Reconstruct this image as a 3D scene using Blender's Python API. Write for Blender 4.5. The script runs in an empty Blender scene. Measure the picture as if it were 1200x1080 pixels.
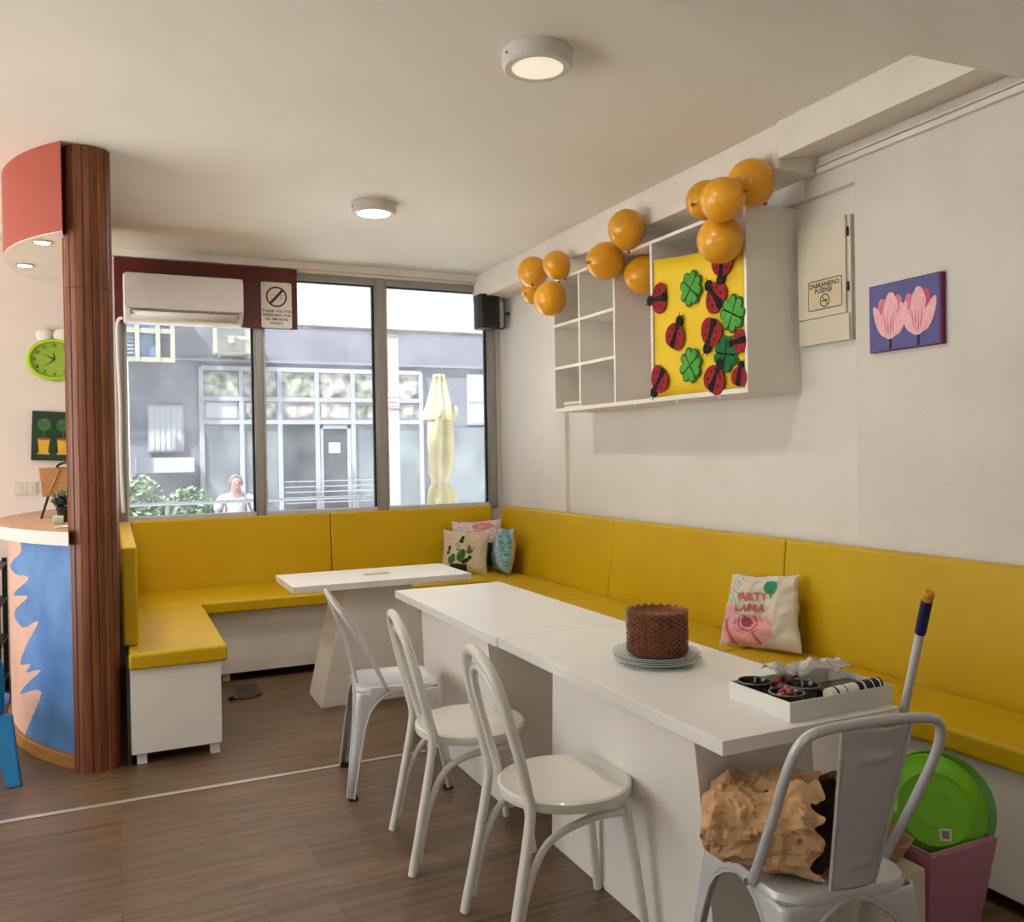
import bpy, bmesh, math, random
from mathutils import Vector, Matrix, noise
random.seed(7)
PI = math.pi
S = bpy.context.scene
COL = S.collection

# ------------------------------------------------------------------ materials
def lin(h):
    if not isinstance(h, str):
        return (*h, 1.0)
    h = h.lstrip('#')
    c = [int(h[i:i + 2], 16) / 255 for i in (0, 2, 4)]
    return tuple([x / 12.92 if x <= .04045 else ((x + .055) / 1.055) ** 2.4 for x in c] + [1.0])

MATS = {}
def mat(name, col, rough=.5, metal=0, bump=None, var=None, stretch=(1, 1, 1), emit=None, spec=.5, coat=0, trans=0, ior=1.45, alpha=None):
    """col: hex; bump=(scale, strength); var=(scale, second hex, detail)"""
    m = bpy.data.materials.new(name); m.use_nodes = True
    nt = m.node_tree; b = nt.nodes['Principled BSDF']
    b.inputs['Base Color'].default_value = lin(col)
    b.inputs['Roughness'].default_value = rough
    b.inputs['Metallic'].default_value = metal
    b.inputs['Specular IOR Level'].default_value = spec
    b.inputs['Coat Weight'].default_value = coat
    b.inputs['Transmission Weight'].default_value = trans
    b.inputs['IOR'].default_value = ior
    if alpha is not None: b.inputs['Alpha'].default_value = alpha
    tc = nt.nodes.new('ShaderNodeTexCoord'); mp = nt.nodes.new('ShaderNodeMapping')
    mp.inputs['Scale'].default_value = stretch
    nt.links.new(tc.outputs['Object'], mp.inputs['Vector'])
    if var is None: var = (6.0, None, 3)
    n = nt.nodes.new('ShaderNodeTexNoise'); n.inputs['Scale'].default_value = var[0]; n.inputs['Detail'].default_value = var[2]
    nt.links.new(mp.outputs[0], n.inputs['Vector'])
    r = nt.nodes.new('ShaderNodeValToRGB'); r.color_ramp.elements[0].position = .35; r.color_ramp.elements[1].position = .65
    c = lin(col)
    r.color_ramp.elements[0].color = c
    r.color_ramp.elements[1].color = lin(var[1]) if var[1] else tuple([x * .94 for x in c[:3]] + [1])
    nt.links.new(n.outputs['Fac'], r.inputs[0]); nt.links.new(r.outputs[0], b.inputs['Base Color'])
    if bump:
        n2 = nt.nodes.new('ShaderNodeTexNoise'); n2.inputs['Scale'].default_value = bump[0]; n2.inputs['Detail'].default_value = 4
        nt.links.new(mp.outputs[0], n2.inputs['Vector'])
        bp = nt.nodes.new('ShaderNodeBump'); bp.inputs['Strength'].default_value = bump[1]; bp.inputs['Distance'].default_value = .01
        nt.links.new(n2.outputs['Fac'], bp.inputs['Height']); nt.links.new(bp.outputs[0], b.inputs['Normal'])
    if emit:
        b.inputs['Emission Color'].default_value = lin(emit[0]); b.inputs['Emission Strength'].default_value = emit[1]
    MATS[name] = m
    return m

mat('wall_plaster', '#dad6ce', .75, bump=(60, .22), var=(2.5, '#d4cfc6', 4))
mat('wall_smooth', '#e2ded6', .75, bump=(20, .05), var=(2, '#dcd8cf', 4))
mat('wall_pink_white', '#ded2ca', .75, bump=(25, .08), var=(2, '#d9cdc4', 4))
mat('ceiling_paint', '#e7e4dd', .8, bump=(8, .04), var=(1.2, '#e2dfd7', 3))
mat('trim_white', '#e4ded3', .6)
mat('aluminium', '#9b9a96', .4, .35)
mat('aluminium_lit', '#d8d9da', .4, .2)  # paler copy of aluminium: sunlit edges put into the colour
mat('black_gasket', '#1a1a1c', .6)
mat('yellow_vinyl', '#cca80e', .42, bump=(60, .06), var=(3, '#c7a20b', 3), spec=.35)
mat('white_board', '#e9e5de', .45, var=(4, '#e4e0d8', 3))
mat('table_white', '#ecebe8', .32, var=(3, '#e8e7e3', 3))
mat('chair_cream', '#dbd9cf', .35, coat=.3)
mat('chair_white', '#c6c6c7', .26, .12, coat=.4)
mat('rubber', '#161616', .7)
mat('chrome', '#c9c9c9', .2, 1)
mat('column_wood', '#7a4427', .45, bump=(30, .12), var=(9, '#5d301b', 6), stretch=(6, 6, .35))
mat('column_groove', '#b27643', .45, var=(9, '#8d5329', 5), stretch=(6, 6, .35))
mat('column_band', '#8c5030', .45, bump=(30, .12), var=(9, '#6a381f', 6), stretch=(6, 6, .35))
mat('red_paint', '#9c4434', .6, var=(2, '#95402f', 3))
mat('brown_board', '#5e1f14', .45, var=(3, '#561a11', 3))
mat('white_plastic', '#e4e2df', .35)
mat('ac_front', '#d5cfcb', .4)
mat('ac_dark', '#7a7570', .5)
mat('lamp_ring', '#c9c6c0', .4)
mat('lamp_glow', '#fff3df', .4, emit=('#ffe9c8', 5.0))
mat('lamp_off_glow', '#f3ece0', .4, emit=('#fff0d8', .35))  # weak glow added to an unlit diffuser
mat('spot_glow', '#fff1dd', .4, emit=('#ffe4c0', 12.0))
mat('counter_blue', '#4276b4', .55, var=(5, '#5c8fc4', 5))
mat('counter_peach', '#e3b8a2', .55, var=(5, '#dbaa91', 5))
mat('counter_line', '#6d87a8', .55)
mat('plinth_wood', '#b07a35', .5, var=(5, '#a06c2b', 4), stretch=(1, 1, 6))
mat('countertop_wood', '#b59072', .45, var=(6, '#a37d60', 5), stretch=(6, 1, 6))
mat('countertop_edge', '#e8d8d0', .5)
mat('lime', '#a3cc12', .35, coat=.2)
mat('lime_dial', '#93b53a', .5)
mat('ink', '#151515', .6)
mat('ink_brown', '#33221a', .6)
mat('dark_green_paint', '#16301c', .6, var=(8, '#1b3a22', 4))
mat('leaf_green', '#2c5a30', .6, var=(30, '#3d7038', 4))
mat('pot_yellow', '#d9ae35', .5, var=(12, '#c99a26', 3))
mat('pot_soil', '#9c4a22', .7)
mat('wicker', '#b88752', .7, bump=(120, .5), var=(60, '#93663a', 4), stretch=(1, 1, 3))
mat('dark_leather', '#2a1c17', .5)
mat('bottle_green', '#123b2b', .25, coat=.5)
mat('mint', '#b9cdb2', .5)
mat('paper_white', '#e2dfd8', .7)
mat('kid_blue', '#1682c4', .4)
mat('black_metal', '#121214', .4)
mat('black_plastic', '#141416', .55)
mat('balloon', '#e8a51c', .33, coat=.25, trans=.06)
mat('balloon_knot', '#8e3b0c', .5)
mat('shelf_white', '#e6e2da', .5, var=(3, '#e0dbd2', 3))
mat('shelf_pink', '#d3bdb8', .55, var=(3, '#c9aeab', 3))
mat('sheet_yellow', '#ecc81f', .6, var=(3, '#e3bf18', 3))
mat('felt_red', '#a3222a', .9, bump=(300, .4), var=(40, '#8c1a22', 3))
mat('felt_black', '#17100f', .9)
mat('felt_green', '#58a544', .9, var=(40, '#4b963a', 3))
mat('felt_green_dark', '#1d6a35', .9)
mat('panel_cream', '#d8d0be', .5)
mat('sticker_cream', '#d8c9a4', .5)
mat('canvas_violet', '#64619a', .7, bump=(80, .2), var=(25, '#565a90', 4))
mat('canvas_plum', '#6d1f4e', .6)
mat('petal_pale', '#f0c3c6', .65, var=(30, '#e9a7b0', 4), stretch=(1, 4, 1))
mat('petal_pink', '#dd8398', .65, var=(30, '#cf6f88', 4), stretch=(1, 4, 1))
mat('petal_deep', '#c0506f', .65)
mat('stem_dark', '#2a3030', .7)
mat('amber_glass', '#8f5337', .12, trans=.3, ior=1.35, spec=1.0, bump=(70, .6))
mat('clear_glass', '#dfeeec', .1, alpha=.42)
mat('pole_white', '#d6d4d0', .35)
mat('grip_blue', '#1f1f55', .5)
mat('tip_orange', '#e09a1c', .5)
mat('bristle', '#3a4a86', .8)
mat('linen', '#d3c5ab', .85, bump=(200, .25), var=(10, '#c9b99c', 4))
mat('linen_tote', '#d8d1bf', .85, bump=(200, .25), var=(10, '#cfc6b1', 4))
mat('print_pink', '#dfa3ae', .85, var=(10, '#e3a39c', 3))
mat('print_coral', '#c8665c', .85)
mat('print_rose', '#b14e63', .85)
mat('print_green', '#2f8462', .85)
mat('print_leaf', '#8fb3a0', .85)
mat('cactus_green', '#3c6136', .85, var=(40, '#4d7543', 3))
mat('cactus_dark', '#1d2c1c', .85)
mat('cactus_grey', '#a9b0a1', .85)
mat('teal_print', '#3f7f80', .85, var=(12, '#8fb6bd', 3), stretch=(2, 2, 6))
mat('blue_print', '#b9cbd6', .85, var=(14, '#8fb0c8', 3))
mat('spot_print', '#e2dcda', .85, var=(60, '#cba0a6', 2))
mat('coral_print', '#d99c92', .85, var=(30, '#c97b78', 3))
mat('dark_green_fabric', '#1f3a2e', .85)
mat('kraft', '#c39b70', .75, bump=(60, .25), var=(14, '#b58c61', 5))
mat('kraft_shaded', '#3a2418', .9)  # darkened kraft: shade inside the bag put into the colour
mat('card_white', '#e6e3dd', .6)
mat('dark_bowl', '#1d1a19', .2, coat=.5)
mat('bowl_rim', '#7d7671', .2, .3)
mat('red_gloss', '#a41f22', .35)
mat('dusty_pink', '#a07f7c', .8, var=(60, '#b05850', 4))
mat('plastic_film', '#ece9e6', .25, trans=.35, ior=1.1)
mat('lime_plastic', '#74c40c', .28, coat=.3)
mat('lime_plastic_dark', '#55a00c', .35)
mat('tub_pink', '#b97f95', .45)
mat('tub_cream', '#d7cfb8', .6)
mat('steel_dark', '#4b4744', .4, .5)
mat('floor_strip', '#c9c5bd', .3, .5)
mat('book_dark', '#2b2422', .6)
mat('book_cream', '#d8c7a0', .7)
mat('decal_green', '#b9c48e', .6, var=(60, '#93a862', 3))
# outdoors
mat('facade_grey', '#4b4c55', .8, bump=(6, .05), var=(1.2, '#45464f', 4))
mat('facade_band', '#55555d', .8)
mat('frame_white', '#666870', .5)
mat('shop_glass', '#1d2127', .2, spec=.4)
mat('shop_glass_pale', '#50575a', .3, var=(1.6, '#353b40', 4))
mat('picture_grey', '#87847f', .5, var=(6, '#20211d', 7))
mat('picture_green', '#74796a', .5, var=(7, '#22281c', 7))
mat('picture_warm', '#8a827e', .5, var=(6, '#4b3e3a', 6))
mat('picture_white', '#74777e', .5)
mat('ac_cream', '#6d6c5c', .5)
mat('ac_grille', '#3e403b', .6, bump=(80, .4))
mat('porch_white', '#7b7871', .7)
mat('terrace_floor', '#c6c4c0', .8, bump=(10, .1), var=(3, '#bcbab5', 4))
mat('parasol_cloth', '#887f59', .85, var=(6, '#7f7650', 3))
mat('reflected_shrub', '#35482f', .8, var=(12, '#485b40', 3))
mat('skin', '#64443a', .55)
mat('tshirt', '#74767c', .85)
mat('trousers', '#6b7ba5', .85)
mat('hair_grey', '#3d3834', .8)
mat('glass_dark_blue', '#3c5068', .3)
mat('pink_sign', '#e7b9b9', .6)
mat('sign_red', '#c94a4a', .6)
mat('railing', '#6f7277', .45, .3)
mat('terrace_chair', '#8d9093', .5)
mat('kerb', '#b7b3aa', .8)

def glass_material():
    m = bpy.data.materials.new('window_glass'); m.use_nodes = True; nt = m.node_tree
    for n in list(nt.nodes): nt.nodes.remove(n)
    out = nt.nodes.new('ShaderNodeOutputMaterial')
    tr = nt.nodes.new('ShaderNodeBsdfTransparent'); tr.inputs[0].default_value = (.93, .95, .97, 1)
    gl = nt.nodes.new('ShaderNodeBsdfGlossy'); gl.inputs['Roughness'].default_value = .02
    df = nt.nodes.new('ShaderNodeBsdfTranslucent'); df.inputs[0].default_value = (.85, .87, .9, 1)
    fr = nt.nodes.new('ShaderNodeFresnel'); fr.inputs[0].default_value = 1.35
    m1 = nt.nodes.new('ShaderNodeMixShader'); m2 = nt.nodes.new('ShaderNodeMixShader')
    nt.links.new(fr.outputs[0], m1.inputs[0]); nt.links.new(tr.outputs[0], m1.inputs[1]); nt.links.new(gl.outputs[0], m1.inputs[2])
    tc = nt.nodes.new('ShaderNodeTexCoord'); no = nt.nodes.new('ShaderNodeTexNoise'); no.inputs['Scale'].default_value = 5; no.inputs['Detail'].default_value = 9
    nt.links.new(tc.outputs['Object'], no.inputs['Vector'])
    mr = nt.nodes.new('ShaderNodeMapRange'); mr.inputs[1].default_value = .3; mr.inputs[2].default_value = .8; mr.inputs[3].default_value = .03; mr.inputs[4].default_value = .13
    nt.links.new(no.outputs['Fac'], mr.inputs[0]); nt.links.new(mr.outputs[0], m2.inputs[0])
    nt.links.new(m1.outputs[0], m2.inputs[1]); nt.links.new(df.outputs[0], m2.inputs[2]); nt.links.new(m2.outputs[0], out.inputs[0])
    MATS['window_glass'] = m
glass_material()

def floor_material():
    m = bpy.data.materials.new('wood_floor'); m.use_nodes = True; nt = m.node_tree; b = nt.nodes['Principled BSDF']
    N = nt.nodes.new; L = nt.links.new
    tc = N('ShaderNodeTexCoord')
    br = N('ShaderNodeTexBrick'); br.inputs['Scale'].default_value = 1; br.inputs['Brick Width'].default_value = 1.28; br.inputs['Row Height'].default_value = .19
    br.inputs['Mortar Size'].default_value = .0016; br.inputs['Color1'].default_value = lin('#77604a'); br.inputs['Color2'].default_value = lin('#6b5640'); br.inputs['Mortar'].default_value = lin('#524333')
    br2 = N('ShaderNodeTexBrick'); br2.inputs['Scale'].default_value = 1; br2.inputs['Brick Width'].default_value = .42; br2.inputs['Row Height'].default_value = .021
    br2.inputs['Mortar Size'].default_value = 0; br2.inputs['Color1'].default_value = (.55, .55, .55, 1); br2.inputs['Color2'].default_value = (1.25, 1.22, 1.18, 1); br2.offset_frequency = 3
    mp = N('ShaderNodeMapping'); mp.inputs['Scale'].default_value = (2.2, 42, 1)
    no = N('ShaderNodeTexNoise'); no.inputs['Scale'].default_value = 1.6; no.inputs['Detail'].default_value = 7
    rp = N('ShaderNodeValToRGB'); rp.color_ramp.elements[0].position = .3; rp.color_ramp.elements[0].color = (.55, .52, .5, 1); rp.color_ramp.elements[1].position = .7; rp.color_ramp.elements[1].color = (1.2, 1.18, 1.15, 1)
    mx = N('ShaderNodeMix'); mx.data_type = 'RGBA'; mx.blend_type = 'MULTIPLY'; mx.inputs[0].default_value = .75
    mx2 = N('ShaderNodeMix'); mx2.data_type = 'RGBA'; mx2.blend_type = 'MULTIPLY'; mx2.inputs[0].default_value = .55
    L(tc.outputs['Object'], br.inputs['Vector']); L(tc.outputs['Object'], br2.inputs['Vector']); L(tc.outputs['Object'], mp.inputs['Vector']); L(mp.outputs[0], no.inputs['Vector'])
    L(no.outputs['Fac'], rp.inputs[0]); L(br.outputs['Color'], mx.inputs[6]); L(rp.outputs[0], mx.inputs[7])
    L(mx.outputs[2], mx2.inputs[6]); L(br2.outputs['Color'], mx2.inputs[7]); L(mx2.outputs[2], b.inputs['Base Color'])
    b.inputs['Roughness'].default_value = .38
    bp = N('ShaderNodeBump'); bp.inputs['Strength'].default_value = .12; bp.inputs['Distance'].default_value = .003
    L(no.outputs['Fac'], bp.inputs['Height']); L(bp.outputs[0], b.inputs['Normal'])
    MATS['wood_floor'] = m
floor_material()

# ------------------------------------------------------------------ mesh building
class MB:
    def __init__(s): s.v = []; s.f = []; s.mi = []; s.m = []
    def idx(s, m):
        if m not in s.m: s.m.append(m)
        return s.m.index(m)
    def add(s, vs, fs, m):
        o = len(s.v); k = s.idx(m); s.v += [tuple(p) for p in vs]
        for f in fs: s.f.append([i + o for i in f]); s.mi.append(k)
        return s
    def box(s, x0, x1, y0, y1, z0, z1, m, rot=None):
        vs = [(x, y, z) for x in (x0, x1) for y in (y0, y1) for z in (z0, z1)]
        if rot:
            c = Vector(((x0 + x1) / 2, (y0 + y1) / 2, (z0 + z1) / 2)); R = rot.to_matrix() if hasattr(rot, 'to_matrix') else rot
            vs = [tuple(R @ (Vector(p) - c) + c) for p in vs]
        return s.add(vs, [(0, 1, 3, 2), (4, 6, 7, 5), (0, 4, 5, 1), (2, 3, 7, 6), (0, 2, 6, 4), (1, 5, 7, 3)], m)
    def hexa(s, b, t, m):   # bottom 4 pts, top 4 pts
        return s.add(list(b) + list(t), [(3, 2, 1, 0), (4, 5, 6, 7), (0, 1, 5, 4), (1, 2, 6, 5), (2, 3, 7, 6), (3, 0, 4, 7)], m)
    def tube(s, pts, r, m, n=10, closed=False, flat=None):
        P = [Vector(p) for p in pts]; k = len(P); rr = r if hasattr(r, '__len__') else [r] * k
        rings = []; up = None
        for i in range(k):
            a = P[i - 1] if (i > 0 or closed) else P[i]; b = P[(i + 1) % k] if (i < k - 1 or closed) else P[i]
            t = (b - a).normalized()
            if up is None:
                up = Vector((0, 0, 1)) if abs(t.z) < .9 else Vector((1, 0, 0))
            u = up - t * up.dot(t)
            if u.length < 1e-5: u = t.orthogonal()
            u.normalize(); w = t.cross(u); up = u
            fx, fy = flat if flat else (1, 1)
            rings.append([P[i] + u * (rr[i] * fx * math.cos(q * 2 * PI / n)) + w * (rr[i] * fy * math.sin(q * 2 * PI / n)) for q in range(n)])
        vs = [p for ring in rings for p in ring]; fs = []
        for i in range(k if closed else k - 1):
            j = (i + 1) % k
            for q in range(n): fs.append((i * n + q, i * n + (q + 1) % n, j * n + (q + 1) % n, j * n + q))
        if not closed: fs += [tuple(range(n))[::-1], tuple((k - 1) * n + q for q in range(n))]
        return s.add(vs, fs, m)
    def lathe(s, prof, m, n=32, c=(0, 0, 0), sx=1, sy=1, close=True, f=None, zf=None):
        vs = []; fs = []; k = len(prof)
        for i, (r, z) in enumerate(prof):
            for q in range(n):
                a = q * 2 * PI / n; g = f(a, i) if f else 1
                vs.append((c[0] + r * g * sx * math.cos(a), c[1] + r * g * sy * math.sin(a), c[2] + z + (zf(a, i) if zf else 0)))
        for i in range(k - 1):
            for q in range(n): fs.append((i * n + q, i * n + (q + 1) % n, (i + 1) * n + (q + 1) % n, (i + 1) * n + q))
        if close: fs += [tuple(range(n))[::-1], tuple((k - 1) * n + q for q in range(n))]
        return s.add(vs, fs, m)
    def prism(s, poly, fn, d0, d1, m):
        """poly: 2D points; fn(u, v, d) -> 3D"""
        n = len(poly)
        vs = [fn(u, v, d0) for u, v in poly] + [fn(u, v, d1) for u, v in poly]
        fs = [tuple(range(n))[::-1], tuple(range(n, 2 * n))] + [(i, (i + 1) % n, n + (i + 1) % n, n + i) for i in range(n)]
        return s.add(vs, fs, m)
    def grid(s, nu, nv, fn, m, closed_u=False):
        vs = [fn(i / (nu if closed_u else nu), j / nv) for i in range(nu + (0 if closed_u else 1)) for j in range(nv + 1)]
        w = nv + 1; fs = []; mm = []
        for i in range(nu):
            i2 = (i + 1) % nu if closed_u else i + 1
            for j in range(nv):
                fs.append((i * w + j, i2 * w + j, i2 * w + j + 1, i * w + j + 1))
                mm.append(m((i + .5) / nu, (j + .5) / nv) if callable(m) else m)
        o = len(s.v); s.v += [tuple(p) for p in vs]
        for f, q in zip(fs, mm): s.f.append([i + o for i in f]); s.mi.append(s.idx(q))
        return s
    def text(s, string, size, fn, m, align='CENTER'):
        vs, fs = text_mesh(string, size, align)
        return s.add([fn(x, y) for x, y in vs], fs, m)
    def sphere(s, c, r, m, n=16, k=10):
        r = r if hasattr(r, '__len__') else (r, r, r)
        vs = [(c[0], c[1], c[2] - r[2])]; fs = []
        for i in range(1, k):
            p = -PI / 2 + PI * i / k
            for q in range(n):
                a = 2 * PI * q / n; vs.append((c[0] + r[0] * math.cos(p) * math.cos(a), c[1] + r[1] * math.cos(p) * math.sin(a), c[2] + r[2] * math.sin(p)))
        vs.append((c[0], c[1], c[2] + r[2])); t = len(vs) - 1
        for q in range(n):
            fs.append((0, 1 + (q + 1) % n, 1 + q)); fs.append((t, 1 + (k - 2) * n + q, 1 + (k - 2) * n + (q + 1) % n))
            for i in range(k - 2): fs.append((1 + i * n + q, 1 + i * n + (q + 1) % n, 1 + (i + 1) * n + (q + 1) % n, 1 + (i + 1) * n + q))
        return s.add(vs, fs, m)
    def build(s, name, parent=None, bevel=0, sharp=38, solid=0, recenter=True, origin=None, flat=False, segs=2):
        me = bpy.data.meshes.new(name)
        o = bpy.data.objects.new(name, me)
        off = Vector((0, 0, 0))
        if parent is None and recenter:
            xs, ys, zs = zip(*s.v)
            off = Vector(origin) if origin else Vector(((min(xs) + max(xs)) / 2, (min(ys) + max(ys)) / 2, min(zs)))
        me.from_pydata([tuple(Vector(p) - off) for p in s.v], [], s.f)
        for m in s.m: me.materials.append(MATS[m])
        me.polygons.foreach_set('material_index', s.mi)
        bm = bmesh.new(); bm.from_mesh(me)
        bmesh.ops.recalc_face_normals(bm, faces=bm.faces)
        if flat:
            for f in bm.faces: f.smooth = False
        else:
            for f in bm.faces: f.smooth = True
            for e in bm.edges:
                if len(e.link_faces) == 2 and e.calc_face_angle(0) > math.radians(sharp): e.smooth = False
        bm.to_mesh(me); bm.free()
        o.location = off
        COL.objects.link(o)
        if bevel:
            b = o.modifiers.new('bevel', 'BEVEL'); b.width = bevel; b.segments = segs; b.limit_method = 'ANGLE'; b.angle_limit = math.radians(40); b.harden_normals = False
        if solid:
            b = o.modifiers.new('solid', 'SOLIDIFY'); b.thickness = solid; b.offset = 0
        if parent is not None:
            o.parent = parent
            if parent.parent is None and parent.type == 'EMPTY' and not parent.get('_local'):
                o.matrix_parent_inverse = Matrix.Translation(parent.location).inverted()
            elif parent.parent is None and parent.type == 'MESH':
                o.matrix_parent_inverse = Matrix.Translation(parent.location).inverted()
        return o

_txt = {}
def text_mesh(string, size, align):
    key = (string, size, align)
    if key in _txt: return _txt[key]
    cu = bpy.data.curves.new('lettering', 'FONT'); cu.body = string; cu.size = size; cu.align_x = align; cu.align_y = 'CENTER'; cu.resolution_u = 3; cu.offset = size * .022
    ob = bpy.data.objects.new('lettering', cu); COL.objects.link(ob)
    dg = bpy.context.evaluated_depsgraph_get(); ev = ob.evaluated_get(dg); me = ev.to_mesh()
    vs = [(v.co.x, v.co.y) for v in me.vertices]; fs = [tuple(p.vertices) for p in me.polygons]
    ev.to_mesh_clear(); bpy.data.objects.remove(ob); bpy.data.curves.remove(cu)
    _txt[key] = (vs, fs)
    return vs, fs

def tag(o, label, cat, group=None):
    o['label'] = label; o['category'] = cat
    if group: o['group'] = group
    return o
def thing(name, label, cat, loc=(0, 0, 0), group=None, local=False):
    o = bpy.data.objects.new(name, None); COL.objects.link(o); o.location = loc; o.empty_display_size = .1
    if local: o['_local'] = 1
    return tag(o, label, cat, group)
def struct(o): o['kind'] = 'structure'; return o
def dup(root, loc, rz=0, label=None, group=None, scale=None):
    c = root.copy(); COL.objects.link(c); c.location = loc; c.rotation_euler = (0, 0, rz)
    if label: c['label'] = label
    if group: c['group'] = group
    if scale: c.scale = scale
    for ch in list(root.children):
        d = ch.copy(); COL.objects.link(d); d.parent = c
        for g in list(ch.children):
            e = g.copy(); COL.objects.link(e); e.parent = d
    return c
def bez(a, b, c, d, n=10):
    a, b, c, d = map(Vector, (a, b, c, d)); r = []
    for i in range(n + 1):
        t = i / n; r.append(a * (1 - t) ** 3 + b * 3 * t * (1 - t) ** 2 + c * 3 * t * t * (1 - t) + d * t ** 3)
    return r
def smooth(pts, k=6, closed=False):
    P = [Vector(p) for p in pts]; r = []; n = len(P)
    for i in range(n if closed else n - 1):
        g = lambda j: P[j % n] if closed else P[max(0, min(n - 1, j))]
        p0, p1, p2, p3 = g(i - 1), g(i), g(i + 1), g(i + 2)
        for q in range(k):
            t = q / k; r.append(.5 * ((2 * p1) + (p2 - p0) * t + (2 * p0 - 5 * p1 + 4 * p2 - p3) * t * t + (3 * p1 - p0 - 3 * p2 + p3) * t ** 3))
    if not closed: r.append(P[-1])
    return r
def circ(r, n=24, cx=0, cy=0, a0=0): return [(cx + r * math.cos(a0 + 2 * PI * i / n), cy + r * math.sin(a0 + 2 * PI * i / n)) for i in range(n)]
def rrect(x0, x1, y0, y1, r, n=5):
    p = []
    for cx, cy, a in ((x1 - r, y1 - r, 0), (x0 + r, y1 - r, PI / 2), (x0 + r, y0 + r, PI), (x1 - r, y0 + r, 3 * PI / 2)):
        p += [(cx + r * math.cos(a + PI / 2 * i / n), cy + r * math.sin(a + PI / 2 * i / n)) for i in range(n + 1)]
    return p
def ring_poly(mb, r0, r1, fn, m, n=28):
    vs = [fn(r0 * math.cos(2 * PI * i / n), r0 * math.sin(2 * PI * i / n)) for i in range(n)] + [fn(r1 * math.cos(2 * PI * i / n), r1 * math.sin(2 * PI * i / n)) for i in range(n)]
    mb.add(vs, [(i, (i + 1) % n, n + (i + 1) % n, n + i) for i in range(n)], m)

# ------------------------------------------------------------------ room dimensions
WX = 2.95; RX = 2.985      # right wall, its shallow recess
WY = 6.60                  # inner face of the window wall
CZ = 2.90; SZ = 2.765      # ceiling, dropped ceiling
LX = -3.3; FY = -1.8

# ------------------------------------------------------------------ setting
struct(MB().box(LX - .2, WX + .25, FY - .2, WY + .2, -.12, 0, 'wood_floor').build('floor', origin=(0, 0, 0)))
c = MB(); c.box(LX - .2, WX + .25, FY - 1.0, WY + .2, CZ, CZ + .25, 'ceiling_paint')  # runs past the front wall as an added eave, limiting sun inside
struct(c.build('ceiling', origin=(0, 0, CZ)))
struct(MB().prism([(LX, FY), (WX - .001, FY), (WX - .001, 2.0), (2.70, 2.01), (1.3, 2.09), (LX, 2.35)], lambda u, v, d: (u, v, d), 2.734, CZ - .001, 'ceiling_paint').build('ceiling_dropped'))
w = MB()
w.box(RX, WX + .2, FY, WY + .2, 0, CZ, 'wall_smooth')
w.box(WX, RX, FY, 2.79, 0, CZ - .001, 'wall_plaster')
w.box(WX, RX, 2.79, 5.47, 2.605, CZ - .001, 'wall_smooth')
w.box(WX, RX, 5.47, WY, 0, CZ - .001, 'wall_smooth')
struct(w.build('wall_right', origin=(WX, 3, 0)))
w = MB()
w.box(LX - .2, .03, WY, WY + .2, 0, CZ, 'wall_pink_white')
w.box(.03, WX, WY, WY + .2, 0, 1.0, 'wall_smooth')
w.box(.03, WX, WY, WY + .2, 2.84, CZ, 'wall_smooth')
w.box(2.90, WX + .05, WY, WY + .2, 1.0, 2.84, 'wall_smooth')
struct(w.build('wall_back', origin=(0, WY, 0)))
w = MB()   # left wall with a wide window opening
w.box(LX - .2, LX, FY, WY, 0, .5, 'wall_smooth'); w.box(LX - .2, LX, FY, WY, 2.6, CZ, 'wall_smooth')
w.box(LX - .2, LX, FY, 1.9, .5, 2.6, 'wall_smooth'); w.box(LX - .2, LX, 6.2, WY, .5, 2.6, 'wall_smooth')
struct(w.build('wall_left', origin=(LX, 2, 0)))
w = MB()   # front wall behind the camera
w.box(LX - .2, WX + .2, FY - .2, FY, 0, .8, 'wall_smooth'); w.box(LX - .2, WX + .2, FY - .2, FY, 2.3, CZ - .001, 'wall_smooth')
w.box(LX - .2, -2.3, FY - .2, FY, .8, 2.3, 'wall_smooth'); w.box(-1.15, WX + .2, FY - .2, FY, .8, 2.3, 'wall_smooth')  # unseen opening, added to bring light onto the near side
struct(w.build('wall_front', origin=(0, FY, 0)))
# ceiling beams along the right wall
b = MB()
prof = [(2.70, CZ - .001), (2.70, 2.735), (WX - .001, 2.775), (WX - .001, CZ - .001)]
b.prism(prof, lambda u, v, d: (u, d, v), 2.012, 2.99, 'trim_white')
struct(b.build('trim_1', bevel=.004))
b = MB(); b.box(2.715, WX - .001, 2.995, WY - .002, 2.70, CZ - .001, 'trim_white')
struct(b.build('trim_2', bevel=.004))
b = MB(); b.box(2.925, WX - .001, FY, 2.985, 2.695, 2.720, 'trim_white'); b.box(2.918, WX - .001, FY, 2.985, 2.723, 2.733, 'trim_white')
struct(b.build('trim_3', bevel=.003))
b = MB(); b.box(-.02, 2.88, 6.50, WY - .002, 2.845, CZ - .001, 'trim_white'); b.box(-.02, 2.88, 6.535, WY - .002, 2.825, 2.845, 'trim_white')
struct(b.build('trim_4', bevel=.004))

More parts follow.
